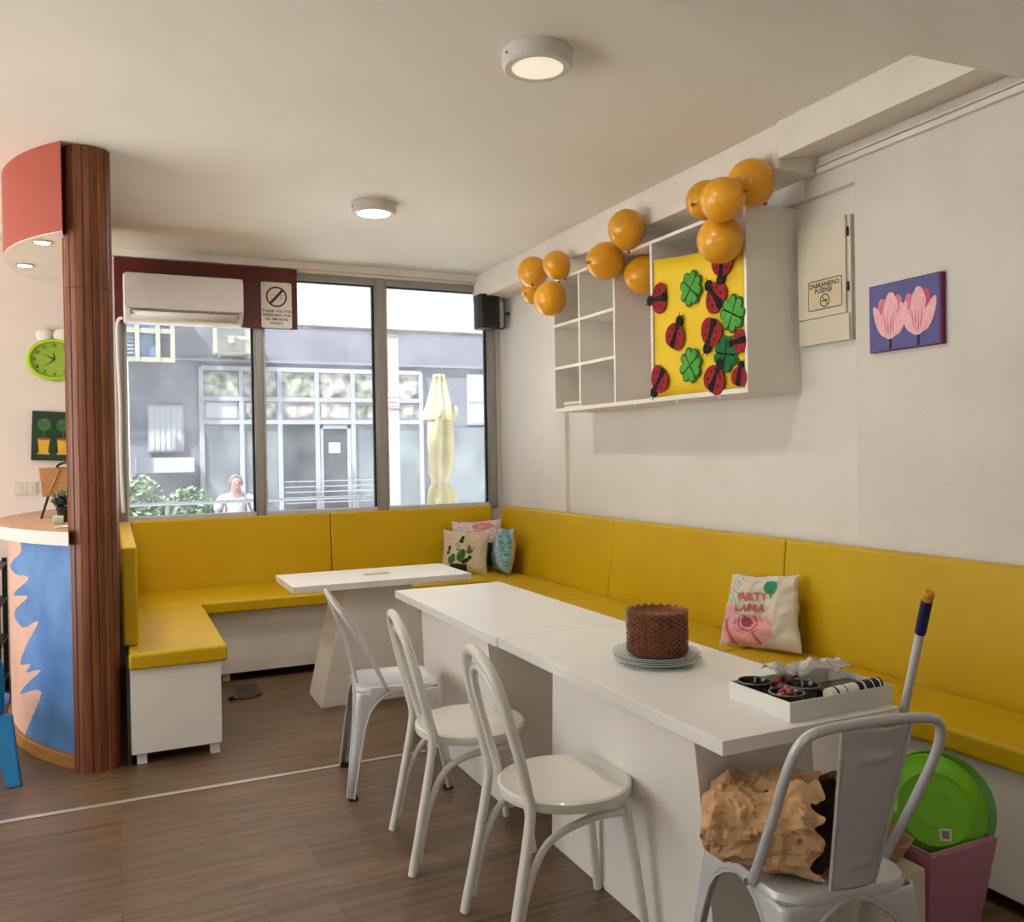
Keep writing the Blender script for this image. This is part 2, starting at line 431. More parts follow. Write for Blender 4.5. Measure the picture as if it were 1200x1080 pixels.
# ---- window with three panes
fr = MB(); y0, y1 = WY - .03, WY + .05
for xa, xb in ((.03, .085), (.955, 1.025), (1.875, 1.965), (2.825, 2.90)):
    fr.box(xa, xb, y0, y1, 1.0, 2.825, 'aluminium')
    fr.box(xa + .012, xb - .012, y0 - .012, y0, 1.0, 2.825, 'aluminium')
for xa, xb in ((.085, .955), (1.025, 1.875), (1.965, 2.825)):
    fr.box(xa, xb, y0, y1, 1.0, 1.045, 'aluminium_lit'); fr.box(xa, xb, y0, y1, 2.775, 2.825, 'aluminium')
win = struct(fr.build('window_1', bevel=.003))
for xa, xb in ((.085, .955), (1.025, 1.875), (1.965, 2.825)):
    MB().box(xa + .001, xb - .001, WY + .008, WY + .016, 1.046, 2.774, 'window_glass').build('pane', win)
g = MB()
for xa, xb in ((.085, .955), (1.025, 1.875), (1.965, 2.825)):
    g.box(xa, xa + .016, WY - .004, WY + .03, 1.046, 2.774, 'aluminium_lit'); g.box(xb - .014, xb, WY - .005, WY + .03, 1.046, 2.774, 'black_gasket'); g.box(xa, xb, WY, WY + .03, 2.765, 2.774, 'black_gasket')  # pale strips paint the lit mullion edges; dark ones are gaskets
g.build('gasket_lit_edge', win)

# ---- ceiling lamps
def ceiling_lamp(x, y, glow, label, power):
    t = thing('ceiling_lamp', label, 'lamp', (x, y, CZ), group=None)
    MB().lathe([(.128, 0), (.128, -.048), (.118, -.058), (.095, -.058), (.095, -.054)], 'lamp_ring', 40, (x, y, CZ - .0005)).build('housing', t)
    MB().lathe([(.0, -.0565), (.05, -.0565), (.094, -.055), (.094, -.05), (0, -.05)], glow, 40, (x, y, CZ - .0005)).build('diffuser', t)
    MB().tube([(x - .127, y - .02, CZ - .03), (x - .135, y - .02, CZ - .03)], .005, 'chrome', 8).build('screw', t)
    if power:
        l = bpy.data.lights.new('lamp_light', 'AREA'); l.shape = 'DISK'; l.size = .18; l.energy = power; l.color = (1, .93, .83)
        o = bpy.data.objects.new('lamp_light', l); COL.objects.link(o); o.location = (x, y, CZ - .066)
        return t, o
    return t, None
ceiling_lamp(1.425, 2.81, 'lamp_off_glow', 'round grey-rimmed ceiling lamp with dull diffuser, nearest the camera', 6)  # lamp itself is off; its light is added to brighten the near side
ceiling_lamp(1.395, 4.87, 'lamp_glow', 'round ceiling lamp glowing white, near the window', 9)

# ---- fluted wooden column
def column():
    cx, cy, R = -.088, 4.525, .101
    t = thing('column', 'tall fluted brown wooden column from floor to ceiling beside the bar', 'column', (cx, cy, 0))
    def sec(z0, z1, nm):
        m = MB(); n = 72
        def f(u, v):
            a = u * 2 * PI; k = (u * 18) % 1
            r = R * (1 - .045 * (abs(math.sin(k * PI)) < .35))
            return (cx + r * math.cos(a), cy + r * .9 * math.sin(a), z0 + (z1 - z0) * v)
        def mm(u, v):
            k = (u * 18) % 1
            if abs(math.sin(k * PI)) < .4: return 'column_groove' if int(u * 18 + .5) % 3 == 0 else 'column_wood'
            return 'column_band' if int(u * 18) % 2 else 'column_wood'
        m.grid(n * 2, 1, f, mm, closed_u=True)
        m.build(nm, t, sharp=20)
    sec(0, 2.243, 'shaft'); sec(2.246, CZ - .002, 'shaft')
    MB().lathe([(R * .93, 0), (R * .93, .004)], 'ink_brown', 36, (cx, cy, 2.2425), sy=.9).build('joint', t)
    MB().box(-.197, -.186, 4.535, 4.60, 1.123, 2.486, 'column_groove').build('edge_strip', t, bevel=.002)
column()

# ---- curved bar: counter and canopy
BC = (1.23, 5.6)
def arc(r, z, n=40, ya=4.545, yb=6.55):
    a0 = math.asin((ya - BC[1]) / r); a1 = math.asin((yb - BC[1]) / r)
    return [(BC[0] - r * math.cos(a0 + (a1 - a0) * i / n), BC[1] + r * math.sin(a0 + (a1 - a0) * i / n), z) for i in range(n + 1)]
def inpoly(x, y, P):
    r = False; j = len(P) - 1
    for i in range(len(P)):
        if (P[i][1] > y) != (P[j][1] > y) and x < (P[j][0] - P[i][0]) * (y - P[i][1]) / (P[j][1] - P[i][1]) + P[i][0]: r = not r
        j = i
    return r
# outline of the blue painted feathers on the counter, (distance in y along the curve, height)
BLUE = [(4.679, 1.062), (5.006, 1.043), (5.01, 0.982), (5.277, 0.892), (5.048, 0.866), (4.965, 0.874), (4.909, 0.854), (5.173, 0.751), (4.913, 0.772), (5.16, 0.659), (5.037, 0.611), (4.944, 0.615), (4.805, 0.654), (5.051, 0.421), (4.899, 0.438), (4.958, 0.385), (4.79, 0.422), (5.064, 0.257), (4.786, 0.319), (5.019, 0.035), (4.54, 0.001), (4.513, 1.07)]
bar = thing('bar_counter', 'curved bar counter painted blue feathers on peach, wooden top', 'counter', (-.4, 5.5, 0))
m = MB(); A = arc(1.765, 0, 220)
nz = 240
BLUE = [(q.x, q.y) for q in smooth([(a_, b_, 0) for a_, b_ in BLUE[1:-2]], 5)] + [BLUE[-2], BLUE[-1], BLUE[0]]
def cf(u, v):
    p = A[min(220, int(round(u * 220)))]; return (p[0], p[1], .066 + (1.055 - .066) * v)
def cm(u, v):
    p = A[min(220, int(u * 220))]; z = .066 + .989 * v
    return 'counter_blue' if inpoly(p[1], z, BLUE) else 'counter_peach'
m.grid(220, nz, cf, cm)
pts = A + [(-.03, 6.55, 0), (-.03, 4.64, 0), (-.16, 4.64, 0)]
m.add([(A[-1][0], A[-1][1], .066), (-.03, 6.55, .066), (-.03, 6.55, 1.055), (A[-1][0], A[-1][1], 1.055)], [(0, 1, 2, 3)], 'counter_peach')
m.add([(-.03, 4.64, .066), (-.03, 6.55, .066), (-.03, 6.55, 1.055), (-.03, 4.64, 1.055)], [(0, 1, 2, 3)], 'counter_peach')
m.build('body', bar)
m = MB(); a = arc(1.785, 0, 40, 4.515); P2 = [(p[0], p[1]) for p in a] + [(-.03, 6.55), (-.03, 4.64), (-.19, 4.64)]
m.prism(P2, lambda u, v, d: (u, v, d), .001, .065, 'plinth_wood'); m.build('plinth', bar, bevel=.003)
m = MB(); a = arc(1.835, 0, 40, 4.44); P2 = [(p[0], p[1]) for p in a] + [(-.03, 6.55), (-.03, 4.64), (-.189, 4.64)]
m.prism(P2, lambda u, v, d: (u, v, d), 1.056, 1.119, 'countertop_edge'); m.prism(P2, lambda u, v, d: (u, v, d), 1.119, 1.122, 'countertop_wood')
m.build('countertop', bar, sharp=50)

BC2 = (.655, 5.2)
can = thing('bar_canopy', 'curved red canopy with white underside and spotlights over the bar', 'canopy', (-.3, 5.1, 2.47))
def arc2(r, n=48, ya=4.42, yb=6.0):
    a0 = math.asin((ya - BC2[1]) / r); a1 = math.asin((yb - BC2[1]) / r)
    return [(BC2[0] - r * math.cos(a0 + (a1 - a0) * i / n), BC2[1] + r * math.sin(a0 + (a1 - a0) * i / n)) for i in range(n + 1)]
a = arc2(1.15); m = MB()
m.prism(a + [(-.03, 6.0), (-.03, 4.66), (-.187, 4.66)], lambda u, v, d: (u, v, d), 2.492, CZ - .002, 'red_paint'); m.build('fascia', can, sharp=50)
m = MB(); m.prism(a + [(-.03, 6.0), (-.03, 4.66), (-.187, 4.66)], lambda u, v, d: (u, v, d), 2.488, 2.491, 'trim_white'); m.build('underside', can)
for x, y in ((-.285, 4.66), (-.405, 5.24), (-.16, 5.1)):
    sp = MB(); sp.lathe([(.046, 0), (.046, -.004), (.036, -.006), (.034, -.002)], 'chrome', 24, (x, y, 2.487)); o = sp.build('spotlight', can)
    MB().lathe([(0, -.005), (.033, -.005), (.033, -.001), (0, -.001)], 'spot_glow', 20, (x, y, 2.486)).build('bulb', o)
    l = bpy.data.lights.new('spot_light', 'SPOT'); l.energy = 14; l.spot_size = 2.0; l.spot_blend = .6; l.color = (1, .86, .74); l.shadow_soft_size = .03
    o = bpy.data.objects.new('spot_light', l); COL.objects.link(o); o.location = (x, y, 2.472)

# ---- things on and around the bar
t = thing('wall_clock', 'oval lime green wall clock with two white domes on top', 'clock', (-.345, WY - .03, 1.98))
fnb = lambda u, v, d: (-.345 + u, WY - .004 - d, 2.125 + v)
ell = lambda rx, ry, n=48: [(rx * math.cos(2 * PI * i / n), ry * math.sin(2 * PI * i / n)) for i in range(n)]
m = MB(); n = 48; pr = [(0, .165, .140), (.03, .168, .143), (.045, .158, .133), (.045, .145, .12), (.032, .14, .116)]
vs = [];
for d, rx, ry in pr: vs += [fnb(x, z, d) for x, z in ell(rx, ry)]
m.add(vs, [(i * n + q, i * n + (q + 1) % n, (i + 1) * n + (q + 1) % n, (i + 1) * n + q) for i in range(len(pr) - 1) for q in range(n)], 'lime'); m.build('rim', t)
m = MB(); m.prism(ell(.142, .118), fnb, .002, .026, 'lime_dial')
for k in range(1, 13):
    a = PI / 2 - k * PI / 6; m.text(str(k), .03, lambda x, y, a=a: fnb(.118 * math.cos(a) + x, .095 * math.sin(a) + y, .0265), 'ink')
m.build('dial', t)
def hand(a, L, wd): return [(-wd * math.sin(a), wd * math.cos(a)), (wd * math.sin(a), -wd * math.cos(a)), (L * math.cos(a), L * math.sin(a))]
for a, L, wd in ((math.radians(97), .062, .004), (math.radians(215), .09, .003), (math.radians(150), .08, .004)):
    m = MB(); m.prism(hand(a, L, wd), fnb, .029, .031, 'ink'); m.build('hand', t)
for sx in (-.058, .045):
    m = MB(); m.sphere(fnb(sx, .165, .022), (.05, .02, .046), 'paper_white', 20, 12); m.build('dome', t)

t = thing('topiary_painting', 'small dark green canvas of two topiaries in yellow pots', 'painting', (-.38, WY - .02, 1.44))
ca, sa = math.cos(math.radians(-2.5)), math.sin(math.radians(-2.5))
fp = lambda u, v, d: (-.365 + u * ca - v * sa, WY - .003 - d, 1.612 + u * sa + v * ca)
m = MB(); m.prism([(-.125, -.165), (.125, -.165), (.125, .165), (-.125, .165)], fp, 0, .02, 'dark_green_paint')
for px in (-.052, .062):
    m.prism(circ(.042, 18, px, .075), fp, .02, .0215, 'leaf_green'); m.prism([(px - .003, -.02), (px + .003, -.02), (px + .003, .05), (px - .003, .05)], fp, .02, .0212, 'leaf_green')
    m.prism([(px - .026, -.115), (px + .026, -.115), (px + .036, -.02), (px - .036, -.02)], fp, .02, .0215, 'pot_yellow')
    m.prism([(px - .038, -.124), (px + .038, -.124), (px + .034, -.112), (px - .034, -.112)], fp, .02, .022, 'pot_yellow')
    m.prism(ell(.036, .008, 16), lambda u, v, d, px=px: fp(u + px, v - .02, d), .02, .022, 'pot_soil')
m.build('canvas', t)
t = thing('light_switch', 'cream three-gang light switch plate on the wall by the bar', 'switch', (-.54, WY - .01, 1.22))
MB().box(-.60, -.47, WY - .012, WY - .0005, 1.222, 1.305, 'panel_cream').build('plate', t, bevel=.003)
for k in range(3): MB().box(-.575 + k * .029, -.549 + k * .029, WY - .017, WY - .012, 1.238, 1.288, 'panel_cream').build('rocker', t, bevel=.002)

t = thing('wicker_basket', 'woven tan basket bag with dark handle on dark legs on the bar', 'basket', (-.24, 5.55, 1.122))
m = MB(); fb = lambda u, v, d: (-.245 + u, 5.55 + d, 1.245 + v)
m.prism([(-.12, 0), (.12, 0), (.135, .165), (-.135, .165)], fb, -.035, .035, 'wicker'); m.build('body', t, bevel=.006)
m = MB(); m.tube(bez((-.29, 5.51, 1.41), (-.27, 5.51, 1.455), (-.15, 5.51, 1.44), (-.14, 5.51, 1.40), 12), .007, 'dark_leather', 8); m.build('handle', t)
m = MB(); m.tube([(-.275, 5.51, 1.40), (-.315, 5.505, 1.30), (-.34, 5.50, 1.25)], .004, 'wicker', 6); m.build('strap', t)
for sx in (-1, 1):
    m = MB(); m.tube([(-.245 + sx * .09, 5.54, 1.25), (-.245 + sx * .125, 5.49, 1.1235)], .007, 'dark_leather', 8); m.build('leg', t)
t = thing('potted_plant', 'small dark green bushy plant in black pot on the bar', 'plant', (-.235, 5.17, 1.122))
m = MB(); m.lathe([(.03, 0), (.045, .075), (.048, .08), (.04, .08), (.036, .07)], 'black_plastic', 20, (-.235, 5.17, 1.1225)); m.build('pot', t)
m = MB(); random.seed(3)
for k in range(46):
    a = random.uniform(0, 2 * PI); e = random.uniform(.1, 1.3); L = random.uniform(.06, .10)
    d = Vector((math.cos(a) * math.cos(e), math.sin(a) * math.cos(e), math.sin(e))); p = Vector((-.235, 5.17, 1.195)) + d * .02; q = p + d * L; sd = d.cross(Vector((0, 0, 1))).normalized() * .018
    m.add([p, (p + q) / 2 + sd, q, (p + q) / 2 - sd], [(0, 1, 2, 3)], 'bottle_green')
m.build('foliage', t, solid=.002)
t = tag(MB().box(-.285, -.238, 4.99, 5.04, 1.1225, 1.163, 'mint').build('napkin_box', bevel=.003), 'small pale mint box beside the plant on the bar', 'box')
m = MB(); m.box(-.26, -.165, 4.67, 4.69, 1.1225, 1.131, 'paper_white', Matrix.Rotation(.25, 3, 'Z'))
tag(m.build('clothes_peg', bevel=.002), 'pale wooden peg lying on the bar edge', 'peg')
m = MB(); m.box(-.235, -.175, 4.72, 4.80, 1.1225, 1.126, 'paper_white', Matrix.Rotation(-.3, 3, 'Z'))
tag(m.build('paper_note'), 'white paper slip lying on the bar behind the peg', 'paper')

# plastic child's chair at the far left
t = thing('child_chair', 'bright blue plastic child chair left of the bar', 'chair', (-.62, 4.6, 0))
bz = lambda x0, y0, x1, y1, z1, w0=.03, w1=.045: MB().hexa([(x0 - w0, y0 - .02, 0.001), (x0 + w0, y0 - .02, 0.001), (x0 + w0, y0 + .02, 0.001), (x0 - w0, y0 + .02, 0.001)], [(x1 - w1, y1 - .02, z1), (x1 + w1, y1 - .02, z1), (x1 + w1, y1 + .02, z1), (x1 - w1, y1 + .02, z1)], 'kid_blue')
for x0, y0, x1, y1 in ((-.425, 4.42, -.48, 4.50), (-.86, 4.42, -.80, 4.50), (-.56, 4.84, -.58, 4.78), (-.84, 4.84, -.78, 4.78)): bz(x0, y0, x1, y1, .305).build('leg', t, bevel=.006)
m = MB(); m.prism(rrect(-.83, -.47, 4.46, 4.82, .06), lambda u, v, d: (u, v, d), .306, .336, 'kid_blue'); m.build('seat', t, bevel=.008)
m = MB(); m.prism(rrect(-.17, .17, 0, .25, .08), lambda u, v, d: (-.65 + u, 4.475 - v * .12 + d, .345 + v), 0, .025, 'kid_blue'); m.build('backrest', t, bevel=.008)
m = MB(); m.tube(smooth([(-.482, 4.46, .335), (-.476, 4.44, .46), (-.482, 4.43, .55), (-.51, 4.43, .575)], 5), .02, 'kid_blue', 10); m.build('armrest', t)
t = thing('metal_rack', 'black metal rack standing by the back wall behind the bar', 'rack', (-.82, 6.1, 0))
for x in (-.635, -1.0):
    for y in (5.9, 6.3): MB().box(x - .014, x + .014, y - .014, y + .014, 0.001, .84, 'black_metal').build('post', t)
for z in (.1, .34, .58, .8): MB().box(-1.014, -.621, 5.886, 6.314, z, z + .02, 'black_metal').build('shelf', t)

# ------------------------------------------------------------------ benches
def foot(x, y, t): MB().box(x - .022, x + .022, y - .022, y + .022, .001, .054, 'white_board').build('foot', t)
def cushion(x0, x1, y0, y1, t, nm='seat_cushion', z0=.457, z1=.535):
    MB().box(x0, x1, y0, y1, z0, z1, 'yellow_vinyl').build(nm, t, bevel=.014, segs=3)
# left bench
t = thing('bench', 'short white bench with yellow seat against the wooden column', 'bench', (.25, 5.1, 0), 'yellow banquette benches')
MB().box(.055, .462, 4.435, 6.50, .055, .456, 'white_board').build('base', t, bevel=.003)
m = MB(); m.box(.04, .053, 4.45, 4.60, .001, .50, 'steel_dark'); m.build('side_panel', t)
cushion(.05, .492, 4.41, 5.745, t)
for x in (.10, .43):
    for y in (4.48, 5.5): foot(x, y, t)
MB().box(.028, .098, 4.60, 6.50, .537, 1.02, 'yellow_vinyl').build('backrest', t, bevel=.012, segs=3)
# window bench
t = thing('bench', 'long white bench with yellow seat under the window', 'bench', (1.6, 6.1, 0), 'yellow banquette benches')
MB().box(.465, 2.93, 5.815, 6.50, .055, .456, 'white_board').build('base', t, bevel=.003)
cushion(.10, 2.79, 5.748, 6.425, t)
for x in (.64, 1.3, 2.0, 2.75): foot(x, 5.87, t)
for xa, xb in ((.105, 1.475), (1.478, 2.80)):
    m = MB(); m.hexa([(xa, 6.428, .50), (xb, 6.428, .50), (xb, 6.50, .50), (xa, 6.50, .50)], [(xa, 6.465, 1.02), (xb, 6.465, 1.02), (xb, 6.54, 1.02), (xa, 6.54, 1.02)], 'yellow_vinyl')
    m.build('backrest', t, bevel=.012, segs=3)
# right benches, three modules
for ya, yb, lab in ((4.70, 5.742, 'white bench module with yellow back in the far corner'), (3.155, 4.695, 'middle white bench module with yellow back under the wall shelf'), (1.15, 3.15, 'long white bench module with yellow back nearest the camera, under the tulip painting')):
    t = thing('bench', lab, 'bench', (2.7, (ya + yb) / 2, 0), 'yellow banquette benches')
    MB().box(2.48, 2.80, ya, yb, .055, .456, 'white_board').build('base', t, bevel=.003)
    cushion(2.45, 2.808, ya, yb, t)
    for y in (ya + .1, yb - .1):
        foot(2.53, y, t); foot(2.75, y, t)
    yt = yb if yb < 5 else 6.42
    m = MB(); m.hexa([(2.81, ya, .46), (2.895, ya, .46), (2.895, yt, .46), (2.81, yt, .46)], [(2.868, ya, 1.02), (2.94, ya, 1.02), (2.94, yt, 1.02), (2.868, yt, 1.02)], 'yellow_vinyl')
    m.build('backrest', t, bevel=.012, segs=3)

# ------------------------------------------------------------------ tables
ZT = .73
def table(nm, lab, x0, x1, y0, y1, ped_b, ped_t, group):
    t = thing('cafe_table', lab, 'table', ((x0 + x1) / 2, (y0 + y1) / 2, 0), group)
    MB().box(x0, x1, y0, y1, ZT - .038, ZT, 'table_white').build('tabletop', t, bevel=.002)
    bx0, bx1, by0, by1 = ped_b; tx0, tx1, ty0, ty1 = ped_t; zz = ZT - .039
    m = MB(); m.hexa([(bx0, by0, .001), (bx1, by0, .001), (bx1, by1, .001), (bx0, by1, .001)], [(tx0, ty0, zz), (tx1, ty0, zz), (tx1, ty1, zz), (tx0, ty1, zz)], 'white_board')
    m.build('pedestal', t, bevel=.002)
    return t
table('', 'white rectangular table nearest the camera with plates and tray', 1.352, 1.962, 1.715, 3.083, (1.45, 1.83, 1.865, 2.84), (1.415, 1.83, 1.92, 2.745), 'white tables pushed end to end')
table('', 'empty white table in the middle, pushed against the plate table', 1.345, 1.955, 3.087, 4.42, (1.43, 1.83, 3.20, 4.16), (1.39, 1.83, 3.285, 4.13), 'white tables pushed end to end')
st = table('', 'small white table by the window bench with a pale green decal', .885, 1.945, 4.82, 5.37, (1.06, 1.77, 4.955, 5.30), (1.215, 1.61, 4.955, 5.30), None)
m = MB(); m.prism([(1.36, 5.05), (1.50, 5.06), (1.53, 5.12), (1.49, 5.15), (1.39, 5.14), (1.35, 5.10)], lambda u, v, d: (u, v, d), ZT + .0003, ZT + .0008, 'decal_green'); d = m.build('decal', st); d['label'] = 'pale green printed decal'

# ------------------------------------------------------------------ chairs
def cafe_chair(label):    # bentwood style steel chair, faces +Y
    t = thing('cafe_chair', label, 'chair', (0, 0, 0), 'cream bentwood style chairs', local=True)
    m = MB(); m.lathe([(0, .420), (.19, .420), (.203, .426), (.206, .440), (.204, .452), (.196, .456), (.186, .452), (.15, .449), (0, .447)], 'chair_cream', 56, close=False); m.build('seat', t)
    for s in (-1, 1):
        m = MB(); m.tube(smooth([(s * .195, -.265, .001), (s * .185, -.225, .2), (s * .178, -.185, .42), (s * .176, -.19, .50)], 6), [.0165] * 19, 'chair_cream', 12, flat=(1.15, .9)); m.build('leg', t)
        m = MB(); m.tube([(s * .165, .188, .001), (s * .15, .162, .22), (s * .13, .135, .419)], [.013, .0145, .016], 'chair_cream', 12); m.build('leg', t)
        m = MB(); m.tube(smooth([(s * .188, -.238, .05), (s * .182, -.20, .22), (s * .172, -.13, .345), (s * .155, .0, .385), (s * .142, .125, .385)], 7), .0115, 'chair_cream', 10); m.build('brace', t)
    m = MB(); m.tube(smooth([(-.136, .145, .385), (-.07, .165, .392), (0, .17, .394), (.07, .165, .392), (.136, .145, .385)], 4), .008, 'chair_cream', 8); m.build('front_brace', t)
    hp = [(-.176, -.19, .50), (-.172, -.212, .60), (-.160, -.242, .72), (-.125, -.266, .815), (-.065, -.279, .858), (0, -.283, .870), (.065, -.279, .858), (.125, -.266, .815), (.160, -.242, .72), (.172, -.212, .60), (.176, -.19, .50)]
    m = MB(); m.tube(smooth(hp, 6), .0165, 'chair_cream', 12); m.build('back_hoop', t)
    ip = [(-.138, -.158, .43), (-.137, -.19, .55), (-.126, -.228, .68), (-.095, -.254, .775), (0, -.270, .822), (.095, -.254, .775), (.126, -.228, .68), (.137, -.19, .55), (.138, -.158, .43)]
    m = MB(); m.tube(smooth(ip, 6), .0125, 'chair_cream', 10); m.build('inner_hoop', t)
    return t
def metal_chair(label, splat):   # pressed sheet steel chair, faces +Y
    t = thing('metal_chair', label, 'chair', (0, 0, 0), None, local=True)
    H = .455; hs = .175
    P = lambda s, n=6: rrect(-s, s, -s, s, .07, n)
    m = MB(); base = P(1); nn = len(base); rings = []
    for s, z in ((.165, H - .03), (hs + .004, H - .028), (hs + .006, H - .012), (hs, H), (hs - .03, H + .002), (hs - .05, H - .004), (.06, H - .008)):
        rings.append([(x, y, z) for x, y in rrect(-s, s, -s, s, min(.07, s * .9), 6)])
    vs = [p for r in rings for p in r]; n = len(rings[0])
    m.add(vs, [(i * n + q, i * n + (q + 1) % n, (i + 1) * n + (q + 1) % n, (i + 1) * n + q) for i in range(len(rings) - 1) for q in range(n)] + [tuple((len(rings) - 1) * n + q for q in range(n))], 'chair_white')
    m.build('seat', t)
    zs = [(.438, .178, .176), (.425, .138, .179), (.41, .11, .181), (.385, .082, .184), (.35, .062, .188), (.29, .048, .194), (.18, .038, .207), (.012, .026, .226)]
    for sx in (-1, 1):
        for sy in (-1, 1):
            m = MB(); rows = []
            for z, wd, cpos in zs:
                rd = .022; r = []
                for k in range(4): r.append((cpos - wd + (wd - rd) * k / 3, cpos))
                for k in range(1, 5): a = PI / 2 - PI / 2 * k / 5; r.append((cpos - rd + rd * math.cos(a), cpos - rd + rd * math.sin(a)))
                for k in range(4): r.append((cpos, cpos - rd - (wd - rd) * k / 3))
                rows.append([(sx * x, sy * y, z) for x, y in r])
            n = len(rows[0]); vs = [p for r in rows for p in r]
            m.add(vs, [(i * n + q, i * n + q + 1, (i + 1) * n + q + 1, (i + 1) * n + q) for i in range(len(rows) - 1) for q in range(n - 1)], 'chair_white')
            # rolled edges of the pressed leg
            m.tube([r[0] for r in rows], .0045, 'chair_white', 6); m.tube([r[-1] for r in rows], .0045, 'chair_white', 6)
            l = m.build('leg', t, solid=.003, sharp=60)
            MB().box(sx * .203 - .019, sx * .203 + .019, sy * .203 - .019, sy * .203 + .019, .001, .014, 'rubber').build('rubber_foot', l, bevel=.003)
    if splat:
        hp = [(-.188, -.06, .445), (-.186, -.075, .47), (-.193, -.165, .64), (-.196, -.225, .765), (-.178, -.252, .83), (-.13, -.262, .853), (0, -.27, .862), (.13, -.262, .853), (.178, -.252, .83), (.196, -.225, .765), (.193, -.165, .64), (.186, -.075, .47), (.188, -.06, .445)]
        m = MB(); m.tube(smooth(hp, 7), .0115, 'chair_white', 12); m.build('back_hoop', t)
        m = MB(); nb = 10
        def sf(u, v):
            hw = .058 + .030 * v; z = .462 + .385 * v; y = -.178 - .088 * v
            return ((u - .5) * 2 * hw, y - .010 * (1 - (2 * u - 1) ** 2) - .006 * (math.exp(-((v - .82) / .03) ** 2 - ((u - .5) / .22) ** 4) - .3 * math.exp(-((v - .78) / .03) ** 2 - ((u - .5) / .22) ** 4)) - .005 * math.exp(-((v - .16) / .025) ** 2 - ((u - .5) / .18) ** 4), z)
        m.grid(14, 60, sf, 'chair_white')
        m.tube([sf(0, k / 12) for k in range(13)], .004, 'chair_white', 6); m.tube([sf(1, k / 12) for k in range(13)], .004, 'chair_white', 6)
        m.build('splat', t, solid=.003, sharp=60)
        for s in (-1, 1): MB().tube([(s * .178, -.062, .448), (s * .202, -.062, .448)], .008, 'chrome', 8).build('bolt', t)
    else:
        hp = [(-.186, -.05, .445), (-.188, -.085, .52), (-.188, -.15, .65), (-.165, -.23, .77), (-.10, -.275, .835), (0, -.29, .855), (.10, -.275, .835), (.165, -.23, .77), (.188, -.15, .65), (.188, -.085, .52), (.186, -.05, .445)]
        m = MB(); m.tube(smooth(hp, 7), .010, 'chair_white', 10); m.build('back_hoop', t)
        for s in (-1, 1):
            m = MB(); m.tube(smooth([(s * .07, -.165, .452), (s * .062, -.20, .60), (s * .04, -.258, .76), (s * .025, -.287, .85)], 5), .007, 'chair_white', 8); m.build('spindle', t)
            MB().tube([(s * .178, -.05, .448), (s * .20, -.05, .448)], .008, 'chrome', 8).build('bolt', t)
    return t
c1 = cafe_chair('cream round-seat chair nearest the camera at the plate table')
c1.location = (1.235, 2.33, 0); c1.rotation_euler = (0, 0, math.radians(-94))
dup(c1, (1.195, 3.0, 0), math.radians(-97), 'second cream round-seat chair, between the silver chair and the nearest one')
k1 = metal_chair('glossy white metal chair with spindle back by the small table', False)
k1.location = (1.125, 3.75, 0); k1.rotation_euler = (0, 0, math.radians(-99))
k2 = metal_chair('grey-white metal chair with solid splat at the table end, holding a paper bag', True)
k2.location = (1.52, 1.62, 0); k2.rotation_euler = (0, 0, math.radians(-8))

# ------------------------------------------------------------------ crumpled paper bag on the near chair
def crumple(p, amp, sc, seed=0.0):
    q = Vector(p) * sc + Vector((seed, seed * 1.7, -seed))
    return Vector((noise.noise(q), noise.noise(q + Vector((31, 7, 3))), noise.noise(q + Vector((5, 47, 19))))) * amp
t = thing('paper_bag', 'crumpled open brown paper bag lying on the near metal chair', 'bag', (1.5, 1.66, .458))
A0 = Vector((1.355, 1.785, .525)); A1 = Vector((1.565, 1.575, .53)); AX = (A1 - A0).normalized(); SD = AX.cross(Vector((0, 0, 1))).normalized()
def bagf(u, v, inset=0):
    a = u * 2 * PI; k = .35 + .65 * min(1, v / .16) ** .5 if v < .16 else 1
    ex = .55
    cx = math.copysign(abs(math.cos(a)) ** ex, math.cos(a)); cz = math.copysign(abs(math.sin(a)) ** ex, math.sin(a))
    wd = .122 + .022 * v; ht = (.060 + .016 * math.sin(v * 2.4)) * k
    L = v * ((A1 - A0).length + .012 * math.sin(a * 3) + .014 * math.sin(a * 9 + 1) + .035 * math.cos(a - 3.6))
    p = A0 + AX * L + SD * (cx * (wd - inset)) + Vector((0, 0, 1)) * (cz * (ht - inset) + .006)
    def rid(q, sc, sd): return 1 - 2.2 * abs(noise.noise(Vector(q) * sc + Vector((sd, sd * 2, 1))))
    nrm = (SD * cx + Vector((0, 0, 1)) * cz).normalized()
    q = Vector((p.x, p.y, p.z * 1.4))
    p += nrm * (.014 * rid(q, 11, 2) + .009 * rid(q, 24, 7) + .005 * rid(q, 50, 4)) + crumple(p, .012, 14)
    p.z = max(p.z, .4605)
    return p
m = MB(); m.grid(120, 70, lambda u, v: bagf(u, v), 'kraft', closed_u=True)
m.add([bagf(k / 120, 0) for k in range(120)], [tuple(range(120))], 'kraft')
m.build('bag_body', t, flat=False, sharp=16)
m = MB(); m.grid(48, 12, lambda u, v: bagf(u, .45 + v * .54, .016), 'kraft_shaded', closed_u=True); m.add([bagf(k / 48, .45, .016) for k in range(48)], [tuple(range(48))], 'kraft_shaded')
m.build('bag_shaded_inside', t, sharp=16)

